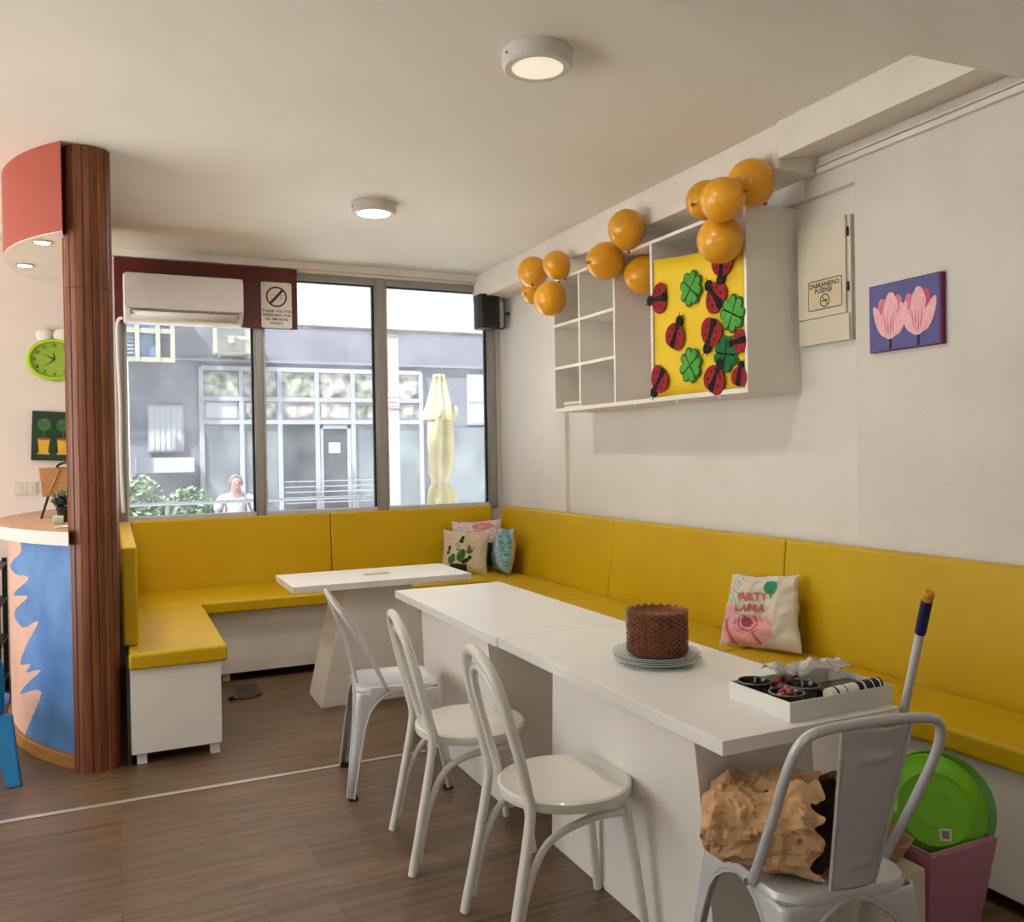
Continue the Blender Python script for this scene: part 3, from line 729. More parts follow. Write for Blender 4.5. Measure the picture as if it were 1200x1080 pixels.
# ------------------------------------------------------------------ plates
t = thing('glass_plate', 'clear glass plate, lowest of the stack under the brown plates', 'plate', (0, 0, 0), 'clear glass plates', local=True)
m = MB(); fl = lambda a, i: 1 + (.012 * math.cos(a * 30) if i in (2, 3, 4) else 0)
m.lathe([(0, .001), (.08, .001), (.135, .014), (.146, .019), (.146, .021), (.133, .0175), (.08, .0045), (0, .0045)], 'clear_glass', 120, close=False, f=fl); m.build('plate', t)
PX, PY = 1.672, 2.462
t.location = (PX, PY, ZT)
for k in range(1, 4):
    dup(t, (PX + .003 * (-1) ** k, PY + .002 * k, ZT + .0065 * k), .2 * k, ('clear glass plate, second from the bottom of its stack', 'clear glass plate, third from the bottom of its stack', 'topmost clear glass plate, directly under the brown stack')[k - 1])
t = thing('brown_plate', 'brown textured glass plate, lowest of the tall stack', 'plate', (0, 0, 0), 'stack of brown glass plates', local=True)
m = MB(); fl = lambda a, i: 1 + (.035 * math.cos(a * 22) if i in (2, 3, 4) else .012 * math.cos(a * 22)); zf = lambda a, i: .0035 * math.cos(a * 22) if i in (3, 4) else 0
m.lathe([(0, .0008), (.075, .001), (.098, .010), (.1025, .0205), (.0995, .0215), (.094, .0115), (.073, .004), (0, .004)], 'amber_glass', 132, close=False, f=fl, zf=zf); m.build('plate', t)
NB = 17
t.location = (PX, PY, ZT + .0252)
for k in range(1, NB):
    dup(t, (PX + random.uniform(-.0015, .0015), PY + random.uniform(-.0015, .0015), ZT + .0252 + .0083 * k), k * .14 + random.uniform(-.02, .02), 'topmost brown textured glass plate of the tall stack' if k == NB - 1 else 'brown textured glass plate within the tall stack on the clear plates')

# ------------------------------------------------------------------ tray of supplies
t = thing('cardboard_tray', 'shallow open white cardboard box on the near table end', 'box', (1.78, 1.85, ZT))
bx = (1.602, 1.975, 1.752, 1.998); h = .052
m = MB(); m.box(*bx, ZT + .0005, ZT + .003, 'card_white'); m.build('base', t)
for q in ((bx[0], bx[0] + .003, bx[2], bx[3]), (bx[1] - .003, bx[1], bx[2], bx[3])): MB().box(*q, ZT + .003, ZT + h, 'card_white').build('side', t)
for q in ((bx[0] + .003, bx[1] - .003, bx[2], bx[2] + .003), (bx[0] + .003, bx[1] - .003, bx[3] - .003, bx[3])): MB().box(*q, ZT + .003, ZT + h, 'card_white').build('side', t)
t = thing('dark_dish', 'dark glass dish at the back left of the white tray', 'dish', (0, 0, 0), 'dark glass dishes in the tray', local=True)
m = MB(); m.lathe([(0, 0), (.036, 0), (.047, .054), (.0445, .054), (.035, .012), (0, .012)], 'dark_bowl', 32, close=False); m.build('bowl', t)
m = MB(); m.tube([(.046 * math.cos(a * PI / 16), .046 * math.sin(a * PI / 16), .055) for a in range(32)], .0022, 'bowl_rim', 6, closed=True); m.build('rim', t)
zb = ZT + .0035; t.location = (1.653, 1.948, zb)
dup(t, (1.652, 1.818, zb), 0, 'dark glass dish holding dried petals at the front left of the tray')
dup(t, (1.742, 1.855, zb), 0, 'dark glass dish in the middle of the tray beside the striped roll')
m = MB(); random.seed(11)
for k in range(14):
    a = random.uniform(0, 2 * PI); r = random.uniform(0, .022); m.sphere((1.652 + r * math.cos(a), 1.818 + r * math.sin(a), zb + .03 + .036 * (1 - r / .03) + random.uniform(-.004, .004)), random.uniform(.008, .012), 'dusty_pink' if k % 3 else 'red_gloss', 8, 6)
tag(m.build('dried_petals'), 'small heap of dusty pink dried petals in the front dish', 'petals')
m = MB(); c0 = Vector((1.762, 1.779, zb + .040)); c1v = Vector((1.95, 1.779, zb + .048)); n = 16
bands = [0, .10, .14, .28, .30, .52, .62, .66, .80, .82, .93, .96, 1]
for k in range(len(bands) - 1):
    m.tube([c0.lerp(c1v, bands[k]), c0.lerp(c1v, bands[k + 1])], .0195, 'card_white' if k % 2 == 0 else 'ink', 18)
tag(m.build('striped_roll'), 'black and white striped tube lying along the tray front', 'roll')
m = MB()
def red(u, v): p = Vector((1.70 + .075 * u, 1.905 + .04 * v, zb + .050 + .022 * math.sin(u * 9) * math.sin(v * 5 + 1))); return p + crumple(p, .01, 60)
m.grid(16, 10, red, 'red_gloss'); tag(m.build('red_ribbon', solid=.002), 'crumpled glossy red ribbon in the tray between dishes and plastic bag', 'ribbon')
m = MB()
def film(u, v):
    p = Vector((1.70 + .275 * u, 1.90 + .088 * v, zb + .068 + .026 * math.sin(PI * v) * (1 - .5 * u) + .006 * math.sin(u * 14))); return p + crumple(p, .016, 30) + crumple(p, .006, 80)
m.grid(34, 14, film, 'plastic_film'); tag(m.build('plastic_bag', solid=.0015, sharp=25), 'crumpled clear and white plastic bag on the back of the tray', 'bag')
m = MB(); m.box(1.79, 1.96, 1.812, 1.90, zb + .001, zb + .036, 'black_plastic'); m.box(1.80, 1.95, 1.822, 1.89, zb + .036, zb + .0375, 'steel_dark')
tag(m.build('black_case', bevel=.004), 'flat black case inside the tray behind the striped roll', 'case')

# ------------------------------------------------------------------ broom
bt = Vector((1.838, 1.516, 1.088)); bb = Vector((2.258, 2.097, .065)); dr = (bt - bb).normalized()
t = thing('broom', 'broom with white pole, blue grip and orange tip behind the table', 'broom', (2.258, 2.12, 0))
m = MB(); m.tube([bb, bt - dr * .145], .0115, 'pole_white', 14); m.build('pole', t)
m = MB(); m.tube([bt - dr * .145, bt - dr * .026], .014, 'grip_blue', 14); m.build('grip', t)
m = MB(); m.tube([bt - dr * .026, bt - dr * .004, bt], [.0145, .0145, .010], 'tip_orange', 14); m.build('tip', t)
m = MB(); m.box(2.238, 2.278, 2.0, 2.24, .055, .085, 'grip_blue'); m.build('head', t, bevel=.006)
m = MB(); m.hexa([(2.218, 1.99, .001), (2.298, 1.99, .001), (2.298, 2.25, .001), (2.218, 2.25, .001)], [(2.243, 2.005, .0548), (2.273, 2.005, .0548), (2.273, 2.235, .0548), (2.243, 2.235, .0548)], 'bristle'); m.build('bristles', t)

# ------------------------------------------------------------------ cushions and tote
def pillow(name, label, cat, c, w, h, th, R, mfun, back, parent_text=None, corner=.0, seed=0, group=None, amp=.01, taper=0):
    """R: 3x3 matrix; local u right, v up, n front"""
    t = thing(name, label, cat, (c[0], c[1], c[2] - h / 2), group)
    C = Vector(c)
    def surf(u, v, s):
        a = 2 * u - 1; b = 2 * v - 1
        k = max(0, (1 - abs(a) ** 2.6)) ** .55 * max(0, (1 - abs(b) ** 2.6)) ** .55
        pin = (1 - .07 * (1 - abs(b) ** 2) * abs(a) ** 3) * (1 - taper * b); pin2 = 1 - .07 * (1 - abs(a) ** 2) * abs(b) ** 3
        p = Vector((a * w / 2 * pin, b * h / 2 * pin2, s * th / 2 * k))
        d = crumple((p.x, p.y, s * 2), amp, 11, seed) + crumple((p.x, p.y, s * 2), amp * .5, 28, seed)
        p.z += d.z * (.3 + k); p.x += d.x * .5; p.y += d.y * .5
        return C + R @ p
    m = MB(); m.grid(64, 64, lambda u, v: surf(u, v, 1), mfun)
    if parent_text:
        for string, size, u0, v0, mt in parent_text:
            m.text(string, size, lambda x, y, u0=u0, v0=v0: surf(u0 + x / w, v0 + y / h, 1) + R @ Vector((0, 0, .007)), mt)
    m.build('front_cover', t, sharp=60)
    m = MB(); m.grid(24, 24, lambda u, v: surf(u, v, -1), back); m.build('back_cover', t, sharp=60)
    return t
def basis(nrm, tilt=0):
    n = Vector(nrm).normalized(); up = Vector((0, 0, 1)); r = up.cross(n).normalized(); u = n.cross(r)
    M3 = Matrix((r, u, n)).transposed(); return M3 @ Matrix.Rotation(tilt, 3, 'Z')
def el(u, v, cx, cy, rx, ry, a=0):
    x, y = u - cx, v - cy; c, s = math.cos(a), math.sin(a); X = x * c + y * s; Y = -x * s + y * c
    return (X / rx) ** 2 + (Y / ry) ** 2 < 1
def cactus(u, v):
    for cx, cy, rx, ry, a, q in ((.43, .40, .085, .15, -.2, 'cactus_green'), (.26, .34, .055, .10, .1, 'cactus_green'), (.21, .27, .05, .11, .2, 'cactus_green'), (.15, .47, .04, .05, 0, 'cactus_green'), (.17, .56, .03, .06, -.3, 'cactus_dark'),
                             (.60, .50, .075, .06, 0, 'cactus_green'), (.58, .58, .04, .06, 0, 'cactus_green'), (.53, .28, .10, .05, .6, 'cactus_dark'), (.62, .36, .045, .04, .4, 'cactus_dark'), (.36, .62, .065, .07, 0, 'cactus_grey'),
                             (.45, .80, .04, .06, -.2, 'cactus_dark'), (.43, .72, .05, .04, .3, 'cactus_dark'), (.36, .53, .04, .02, 0, 'cactus_dark'), (.68, .56, .05, .035, 0, 'coral_print')):
        if el(u, v, cx, cy, rx, ry, a): return q
    if v < .2 and .2 < u < .56: return 'cactus_dark'
    return 'linen'
pillow('cushion', 'cream cushion with a printed green cactus by the window', 'cushion', (2.43, 6.14, .697), .36, .335, .13, basis((-.42, -.88, .25), -.06), cactus, 'linen', group='cushions in the bench corner', seed=2)
pillow('cushion', 'pale cushion with pink speckled print behind the cactus cushion', 'cushion', (2.60, 6.30, .735), .40, .385, .12, basis((-.35, -.9, .25), .03), lambda u, v: 'coral_print' if el(u, v, .62, .86, .22, .09) else ('spot_print' if v > .5 else 'dark_green_fabric'), 'spot_print', group='cushions in the bench corner', seed=5)
pillow('cushion', 'teal and pale striped cushion standing edge-on in the corner', 'cushion', (2.70, 6.02, .705), .36, .345, .13, basis((-.98, .10, .14), .05), lambda u, v: ('teal_print' if (u * .9 + v * .45) % .62 > .24 else 'blue_print') if u > .22 else ('cactus_dark' if el(u, v, .1, .5, .05, .06) or el(u, v, .12, .3, .05, .05) else 'spot_print'), 'linen', group='cushions in the bench corner', seed=9)
def tote(u, v):
    if el(u, v, .83, .80, .10, .10) and False: return 'print_green'
    if el(u, v, .68, .80, .10, .11) or (abs(u - .68) < .02 and .66 < v < .72): return 'print_green'
    r = math.hypot((u - .42), (v - .33) * 1.05)
    if v < .345 or True:
        if v <= .40:
            if r < .075: return 'print_rose'
            if r < .105: return 'print_pink'
            if r < .13: return 'print_coral'
            if .155 < r < .175 and int(math.atan2(v - .33, u - .42) * 9) % 2: return 'print_coral'
    if el(u, v, .30, .62, .10, .0001): return 'print_rose'
    if el(u, v, .40, .26, .34, .24) and v < .42 and u > .05: return 'print_coral' if (u + v * .5) % .31 > .26 else 'print_pink'
    if el(u, v, .16, .42, .13, .17): return 'print_pink'
    if .10 < u < .25 and .60 < v < .93 and int((u + v) * 34) % 3 == 0: return 'print_leaf'
    return 'linen_tote'
pillow('tote_cushion', 'white cloth bag printed PARTY LLAMA leaning on the yellow bench back', 'bag', (2.695, 3.125, .70), .40, .355, .12, basis((-.86, -.22, .30), .10), tote, 'linen_tote', parent_text=[('PARTY', .050, .44, .665, 'print_coral'), ('LLAMA', .050, .42, .52, 'print_coral')], seed=13, amp=.018, taper=.11)

# ------------------------------------------------------------------ tubs under the bench end
t = thing('storage_tub', 'dusty pink storage tub under the bench end', 'tub', (2.20, 1.86, 0))
m = MB()
ou = [[(2.09, 1.74, .001), (2.30, 1.74, .001), (2.30, 1.91, .001), (2.09, 1.91, .001)], [(2.055, 1.70, .296), (2.335, 1.70, .296), (2.335, 1.93, .296), (2.055, 1.93, .296)], [(2.059, 1.704, .296), (2.331, 1.704, .296), (2.331, 1.926, .296), (2.059, 1.926, .296)], [(2.094, 1.744, .006), (2.296, 1.744, .006), (2.296, 1.906, .006), (2.094, 1.906, .006)]]
m.add([q for k in ou for q in k], [(i * 4 + j, i * 4 + (j + 1) % 4, i * 4 + 4 + (j + 1) % 4, i * 4 + 4 + j) for i in range(3) for j in range(4)] + [(3, 2, 1, 0), (12, 13, 14, 15)], 'tub_pink'); m.build('body', t)
m = MB(); m.tube([(2.07, 1.71, .296), (2.32, 1.71, .296), (2.32, 1.92, .296), (2.07, 1.92, .296)], .008, 'tub_pink', 8, closed=True); m.build('rim', t)
gn = basis((-.55, -.78, .34)); gc = Vector((2.19, 1.80, .375))
t = thing('green_basin', 'bright lime green round plastic basin tipped up on the pink tub', 'basin', (2.2, 1.84, .30))
m = MB(); gm = MB(); gm.lathe([(0, .02), (.055, .02), (.0555, .0225), (.058, .0225), (.0585, .02), (.105, .02), (.106, .023), (.110, .023), (.111, .018), (.132, .004), (.150, -.012), (.163, -.014), (.166, -.018), (.160, -.020), (.146, -.018), (.125, -.004), (.10, .012), (0, .012)], 'lime_plastic', 64, close=False)
m.add([gc + gn @ (Vector(p) * .93) for p in gm.v], gm.f, 'lime_plastic'); m.build('bowl', t)
m = MB(); gc = gc + gn @ Vector((0, 0, -.0014)); m.prism([(-.014, -.018), (.018, -.018), (.018, .016), (-.014, .016)], lambda u, v, d: gc + gn @ Vector((.02 + u, -.068 + v, d)), .0205, .0212, 'card_white'); m.prism([(-.008, -.012), (.012, -.012), (.012, .010), (-.008, .010)], lambda u, v, d: gc + gn @ Vector((.02 + u, -.068 + v, d)), .0212, .0216, 'ac_dark'); m.build('sticker', t)
gc2 = gc + gn @ Vector((.022, .004, -.045)); m = MB(); gm = MB(); gm.lathe([(.125, 0), (.150, .01), (.168, .014), (.172, .010), (.166, .004), (.15, .0)], 'lime_plastic', 64)
m.add([gc2 + gn @ (Vector(p) * .95) for p in gm.v], gm.f, 'lime_plastic_dark'); tag(m.build('basin_lid'), 'darker green lid behind the lime green basin', 'lid')
t = thing('cream_carton', 'cream carton with a black mark beside the pink tub', 'carton', (1.95, 1.78, 0))
m = MB(); m.box(1.865, 2.035, 1.70, 1.88, .001, .275, 'tub_cream'); m.build('body', t, bevel=.004)
m = MB(); random.seed(5); m.prism([(.03 * math.cos(a * PI / 6) * (1 if a % 2 else .5), .022 * math.sin(a * PI / 6) * (1 if a % 2 else .55)) for a in range(12)], lambda u, v, d: (1.955 + u, 1.70 - d, .20 + v), .0005, .0012, 'ink'); m.build('mark', t)
m = MB()
def kr(u, v):
    a = u * 2 * PI; r = .03 + .05 * v; p = Vector((1.965 + r * math.cos(a), 1.79 + r * .8 * math.sin(a), .277 + .075 * v + .02 * math.sin(a))); d = crumple(p, .02, 30); d.z = max(d.z, 0) if v < .1 else d.z; return p + d
m.grid(28, 10, kr, 'kraft', closed_u=True); tag(m.build('crumpled_paper', solid=.002, sharp=16), 'crumpled kraft paper sticking up from the cream carton', 'paper')

# ------------------------------------------------------------------ wall shelf
SX = 2.665; SY0, SY1 = 3.16, 5.085; SZ0, SZ1 = 1.712, 2.585; th = .018
sh = thing('wall_shelf', 'white open wall shelf unit hung over the bench', 'shelf', (2.83, 4.1, SZ0))
BXR = RX - .002
MB().box(SX, BXR, SY0, SY1, SZ1 - th, SZ1, 'shelf_white').build('top_board', sh, bevel=.001)
MB().box(SX, BXR, SY0, SY1, SZ0, SZ0 + .024, 'shelf_white').build('bottom_board', sh, bevel=.001)
for y in (SY0, SY1 - th): MB().box(SX, BXR, y, y + th, SZ0 + .0245, SZ1 - th - .0005, 'shelf_white').build('side_panel', sh, bevel=.001)
DV = (3.935, 4.32, 4.735)
for y in DV: MB().box(SX + .0005, BXR - .012, y - th / 2, y + th / 2, SZ0 + .0245, SZ1 - th - .0005, 'shelf_white').build('divider', sh)
for ya, yb in ((4.32 + th / 2, 4.735 - th / 2), (4.735 + th / 2, SY1 - th)):
    for z in (2.0, 2.28): MB().box(SX + .001, BXR - .012, ya + .0005, yb - .0005, z - th / 2, z + th / 2, 'shelf_white').build('shelf_board', sh)
MB().box(BXR - .011, BXR, DV[1] + th / 2 + .0005, SY1 - th - .0005, SZ0 + .0245, SZ1 - th - .0005, 'shelf_white').build('back_panel', sh)
o = MB().box(BXR - .011, BXR, SY0 + th + .0005, DV[1] + th / 2, SZ0 + .0245, SZ1 - th - .0005, 'shelf_pink').build('back_panel', sh); o['label'] = 'pinkish back panel'
for y in (3.4, 3.75, 4.15, 4.55, 4.9): MB().tube([(SX + .03, y, SZ0 - .012), (SX + .03, y, SZ0 - .0005)], .008, 'shelf_white', 10).build('hook', sh)
for k, (z, mt, l) in enumerate(((1.7365, 'book_dark', 'dark covered book, lower of two in the bottom shelf corner'), (1.757, 'book_cream', 'cream covered book lying on the dark one in the shelf'))):
    t = thing('book', l, 'book', (2.78, 4.9, z), 'books in the wall shelf')
    MB().box(2.70, 2.88, 4.78 + .02 * k, 5.02, z, z + .003, mt).build('cover', t); MB().box(2.70, 2.88, 4.78 + .02 * k, 5.02, z + .016, z + .019, mt).build('cover', t)
    MB().box(2.703, 2.876, 4.784 + .02 * k, 5.016, z + .003, z + .016, 'paper_white').build('pages', t)

# yellow party panel with felt ladybirds and clovers
SHX = SX + .006
pan = thing('party_panel', 'yellow card panel with felt ladybirds and clovers in the shelf', 'decoration', (SHX, 3.55, SZ0 + .026))
m = MB()
def sheet(u, v):
    y = 3.181 + (3.922 - 3.181) * u; top = 2.42 + .06 * u - .012 * math.sin(u * PI)
    return (SHX + .004 + .006 * math.sin(u * PI), y, SZ0 + .026 + (top - SZ0 - .026) * v)
m.grid(20, 8, sheet, 'sheet_yellow'); m.build('card', pan, solid=.0015)
def plane_fn(y0, z0, rot):
    c, s = math.cos(rot), math.sin(rot)
    # seen from the room, +u runs to the right (toward -Y)
    return lambda u, v, d: (SHX - .0035 - d, y0 - (u * c - v * s), z0 + u * s + v * c)
def half(r, s, n=14): return [(s * r * math.sin(PI * i / n), r * math.cos(PI * i / n)) for i in range(n + 1)]
def ladybird(y, z, rot, r=.069):
    fn = plane_fn(y, z, rot); m = MB()
    m.prism(circ(r, 28), fn, 0, .004, 'felt_black')
    for s in (-1, 1):
        sp = .16 * s; ca_, sa_ = math.cos(sp), math.sin(sp)
        hp = [(x * .98 + s * .004, v * .96) for x, v in half(r, s)]
        hp = [(x * ca_ - (v - r) * -sa_ * -1, (v)) for x, v in hp]
        m.prism(hp, fn, .004, .007, 'felt_red')
        for q in ((.55, .35), (.6, -.25), (.28, -.62), (.25, .68)): m.prism(circ(r * .10, 8, s * q[0] * r, q[1] * r), fn, .007, .0075, 'felt_black')
    m.prism([(-.010, r * .95), (.010, r * .95), (.018, -r * .7), (-.018, -r * .7)], fn, .007, .0078, 'felt_black')
    o = m.build('ladybird', pan)
    h = MB(); h.prism(circ(r * .40, 18, 0, r * 1.18), fn, .001, .008, 'felt_black')
    for s in (-1, 1): h.tube([fn(s * .006, r * 1.4, .005), fn(s * .016, r * 1.75, .005)], .0022, 'felt_black', 6)
    h.build('head', o)
def clover(y, z, rot, r=.079, m1='felt_green'):
    fn = plane_fn(y, z, rot); m = MB()
    for mt, k, d0, d1 in (('felt_green_dark', 1.2, 0, .003), (m1, .95, .003, .006)):
        for q in range(4):
            a = q * PI / 2; P = []
            for i in range(20):
                th_ = 2 * PI * i / 20; x = 16 * math.sin(th_) ** 3 / 17; yv = (13 * math.cos(th_) - 5 * math.cos(2 * th_) - 2 * math.cos(3 * th_) - math.cos(4 * th_)) / 17
                x *= .62 * r * k; yv = yv * .62 * r * k + .60 * r
                P.append((x * math.cos(a) - yv * math.sin(a), x * math.sin(a) + yv * math.cos(a)))
            m.prism(P, fn, d0, d1, mt)
    m.build('clover', pan)
for y, z, a in ((3.862, 2.262, 90), (3.385, 2.19, 40), (3.719, 2.044, -28), (3.422, 2.022, 155), (3.868, 1.828, 140), (3.40, 1.792, -32), (3.331, 2.345, 170), ): ladybird(y, z, math.radians(a))
ladybird(3.215, 1.955, math.radians(95), .046); ladybird(3.218, 1.79, math.radians(-15), .046)
clover(3.583, 2.266, .1); clover(3.595, 1.879, -.2); clover(3.262, 2.09, .35); clover(3.315, 1.905, .6, .078, 'felt_green_dark')

# ------------------------------------------------------------------ balloons
def balloon():
    t = thing('balloon', '', 'balloon', (0, 0, 0), 'orange balloons', local=True)
    prof = []
    for i in range(25):
        a = -PI / 2 + PI * i / 24; z = math.sin(a); r = math.cos(a)
        if z < 0: r *= 1 - .12 * z * z; z *= 1.16
        prof.append((max(r, .0005), z))
    MB().lathe([(r * .1, z * .1) for r, z in prof], 'balloon', 36).build('skin', t)
    m = MB(); m.lathe([(.004, 0), (.007, -.010), (.010, -.014), (.008, -.015)], 'balloon_knot', 12, (0, 0, -.115)); m.build('knot', t)
    return t
B = [((2.60, 5.24, 2.668), .104, (40, 150), 'upper left balloon of the cluster of four by the window end of the shelf'), ((2.60, 4.90, 2.65), .088, (30, 250), 'upper right balloon of the cluster of four by the window end of the shelf'),
     ((2.70, 5.44, 2.575), .085, (75, 120), 'lowest left balloon half hidden in the cluster of four by the window'), ((2.56, 4.92, 2.428), .106, (150, 270), 'lower right balloon of the cluster of four, hanging over the shelf front'),
     ((2.61, 4.085, 2.685), .104, (10, 300), 'topmost balloon of the cluster of three in the middle of the shelf'), ((2.59, 4.28, 2.543), .107, (80, 100), 'left balloon of the cluster of three in the middle of the shelf'),
     ((2.77, 4.18, 2.455), .105, (140, 250), 'lower right balloon of the middle cluster, tucked into the tall shelf bay'), ((2.64, 3.42, 2.662), .095, (70, 110), 'left balloon of the cluster of four above the party panel'),
     ((2.464, 3.08, 2.554), .096, (95, 200), 'front balloon of the cluster of four above the party panel'), ((2.645, 3.10, 2.66), .103, (50, 280), 'right balloon of the cluster, largest and near the shelf corner'), ((2.56, 3.215, 2.414), .106, (175, 250), 'lowest balloon hanging over the party panel')]
bp = balloon(); first = True
for loc, r, (ti, az), lab in B:
    o = bp if first else dup(bp, loc, 0); first = False
    o.location = loc; o.scale = (r / .1,) * 3; o['label'] = lab
    o.rotation_euler = (math.radians(ti), 0, math.radians(az))

# ------------------------------------------------------------------ right wall things
t = thing('fuse_cabinet', 'cream metal fuse cabinet with a no smoking sticker', 'cabinet', (2.96, 2.96, 1.925))
FX = 2.94
MB().box(FX + .012, RX - .001, 2.815, 3.125, 1.925, 2.475, 'panel_cream').build('body', t, bevel=.002)
MB().box(FX, FX + .011, 2.835, 3.125, 2.045, 2.475, 'panel_cream').build('door', t, bevel=.003)
MB().box(FX + .002, FX + .011, 2.82, 3.125, 1.925, 2.042, 'panel_cream').build('lower_cover', t, bevel=.003)
for z in (2.40, 2.16): MB().tube([(FX + .006, 2.827, z - .02), (FX + .006, 2.827, z + .02)], .005, 'black_metal', 8).build('hinge', t)
m = MB(); fs = lambda u, v, d: (FX - d, 2.957 - u, 2.147 + v)
m.prism(rrect(-.102, .102, -.068, .068, .010), fs, .0002, .0010, 'ink_brown'); m.prism(rrect(-.098, .098, -.064, .064, .008), fs, .0010, .0013, 'sticker_cream')
m.text('ZABRANJENO', .029, lambda x, y: fs(x - .003, y + .043, .0016), 'ink'); m.text('PUŠENJE', .029, lambda x, y: fs(x - .008, y + .017, .0016), 'ink')
fc = lambda u, v: fs(u, v - .029, .0016); ring_poly(m, .030, .025, fc, 'ink')
m.add([fc(-.019, .021), fc(-.015, .023), fc(.019, -.019), fc(.016, -.022)], [(0, 1, 2, 3)], 'ink'); m.add([fc(-.02, -.004), fc(.02, -.002), fc(.02, .004), fc(-.02, .002)], [(0, 1, 2, 3)], 'ink')
o = m.build('sticker', t); o['label'] = 'cream no smoking sticker'

t = thing('tulip_painting', 'small canvas of two pink tulips on violet hung on the right wall', 'painting', (WX, 2.53, 1.85))
TX = WX - .024
fq = lambda u, v, d: (TX - d, 2.517 - u, 1.988 + v)
m = MB(); m.box(TX + .0005, WX - .0005, 2.340, 2.694, 1.848, 2.128, 'canvas_plum'); m.build('stretcher', t, bevel=.002)
m = MB(); m.prism([(-.174, -.137), (.168, -.137), (.168, .137), (-.174, .137)], fq, 0, .001, 'canvas_violet')
def petal(cx, cy, w, h, rot, mt, d):
    P = []
    for i in range(22):
        a = 2 * PI * i / 22; x = w * math.cos(a) * (1 - .22 * math.sin(a)); y = h * math.sin(a); P.append((cx + x * math.cos(rot) - y * math.sin(rot), cy + x * math.sin(rot) + y * math.cos(rot)))
    PD[0] += .00013; m.prism(P, fq, .001, d + PD[0], mt)
PD = [0]
for cx, sgn in ((-.068, 1), (.068, -1)):
    petal(cx - .03, .02, .032, .062, .25, 'petal_pink', .0016); petal(cx + .03, .025, .034, .062, -.25, 'petal_deep' if sgn < 0 else 'petal_pink', .0018); petal(cx + .005, .045, .034, .055, 0, 'petal_pale', .0020)
    petal(cx - .052, -.015, .022, .072, .42, 'petal_pale', .0024); petal(cx + .055, -.015, .024, .072, -.42, 'petal_pale', .0024)
    petal(cx, -.015, .044, .078, .02 * sgn, 'petal_pale', .0030)
    for q in (-.022, -.008, .006, .02): petal(cx + q, -.045 + abs(q), .0028, .045, -q * 6, 'petal_pink', .0033)
    m.prism([(cx - .005, -.135), (cx + .007, -.135), (cx + .006, -.09), (cx - .004, -.09)], fq, .001, .0032, 'stem_dark')
m.build('canvas', t)

# ------------------------------------------------------------------ window wall things
tag(MB().box(.03, 1.268, 6.515, 6.535, 2.392, 2.838, 'brown_board').build('header_board', bevel=.002), 'dark red-brown board across the top left of the window', 'board')
t = thing('air_conditioner', 'white split air conditioner mounted on the brown board', 'air conditioner', (.47, 6.42, 2.385))
m = MB(); pr = [(6.512, 2.70), (6.345, 2.70), (6.322, 2.675), (6.315, 2.50), (6.325, 2.455), (6.37, 2.40), (6.42, 2.378), (6.512, 2.378)]
m.prism(pr, lambda u, v, d: (d, u, v), .083, .858, 'white_plastic'); m.build('casing', t, bevel=.014, segs=3)
m = MB(); m.prism(rrect(.088, .853, 2.462, 2.698, .018), lambda u, v, d: (u, 6.3185 - (v - 2.698) * -.022 - d, v), 0, .012, 'ac_front'); m.build('front_panel', t, bevel=.003)
m = MB(); m.add([(.13, 6.324, 2.447), (.815, 6.324, 2.447), (.815, 6.362, 2.398), (.13, 6.362, 2.398)], [(0, 1, 2, 3)], 'white_plastic'); m.build('air_flap', t, solid=.007)
m = MB(); m.box(.125, .82, 6.316, 6.328, 2.4505, 2.4535, 'ac_dark'); m.box(.1225, .1255, 6.318, 6.345, 2.42, 2.4535, 'ac_dark'); m.box(.8185, .8215, 6.318, 6.345, 2.42, 2.4535, 'ac_dark'); m.box(.10, .845, 6.3135, 6.32, 2.4585, 2.4605, 'ac_dark'); m.build('slot', t)
m = MB(); m.box(.475, .515, 6.3025, 6.3035, 2.487, 2.494, 'ac_dark'); m.build('badge', t)
m = MB(); m.tube(smooth([(.075, 6.46, 2.41), (.052, 6.47, 2.40), (.042, 6.49, 2.33), (.045, 6.52, 2.1), (.052, 6.535, 1.8), (.05, 6.535, 1.4), (.06, 6.53, 1.08)], 8), .011, 'white_plastic', 10)
tag(m.build('drain_pipe'), 'thin white drain pipe running down from the air conditioner beside the window frame', 'pipe')
m = MB(); fg = lambda u, v, d: (1.116 + u, 6.512 - d, 2.565 + v)
m.prism(rrect(-.11, .11, -.168, .168, .016), fg, 0, .003, 'card_white'); ring_poly(m, .076, .064, lambda u, v: fg(u, v + .062, .0034), 'sign_maroon' if 'sign_maroon' in MATS else 'brown_board', 36)
fr_ = lambda u, v: fg(u, v + .062, .0037)
m.add([fr_(-.036, -.056), fr_(-.052, -.044), fr_(.036, .056), fr_(.052, .044)], [(0, 1, 2, 3)], 'brown_board')
for q in ((-.058, .010, .058, .013), (-.05, -.017, .06, -.014), (.03, -.017, .034, .013)): m.add([fg(q[0], q[1] + .062, .0032), fg(q[2], q[1] + .062, .0032), fg(q[2], q[3] + .062, .0032), fg(q[0], q[3] + .062, .0032)], [(0, 1, 2, 3)], 'ac_dark')
for k, s_ in enumerate(('THANK YOU FOR', 'OBSERVING OUR', 'NO SMOKING', 'POLICY')): m.text(s_, .0265, lambda x, y, k=k: fg(x, y - .045 - .0295 * k, .0034), 'ink')
for sx in (-.09, .09): m.prism(circ(.005, 10, sx, .152), fg, .003, .004, 'ac_dark')
tag(m.build('no_smoking_sign'), 'white no smoking sign reading thank you on the brown board', 'sign')

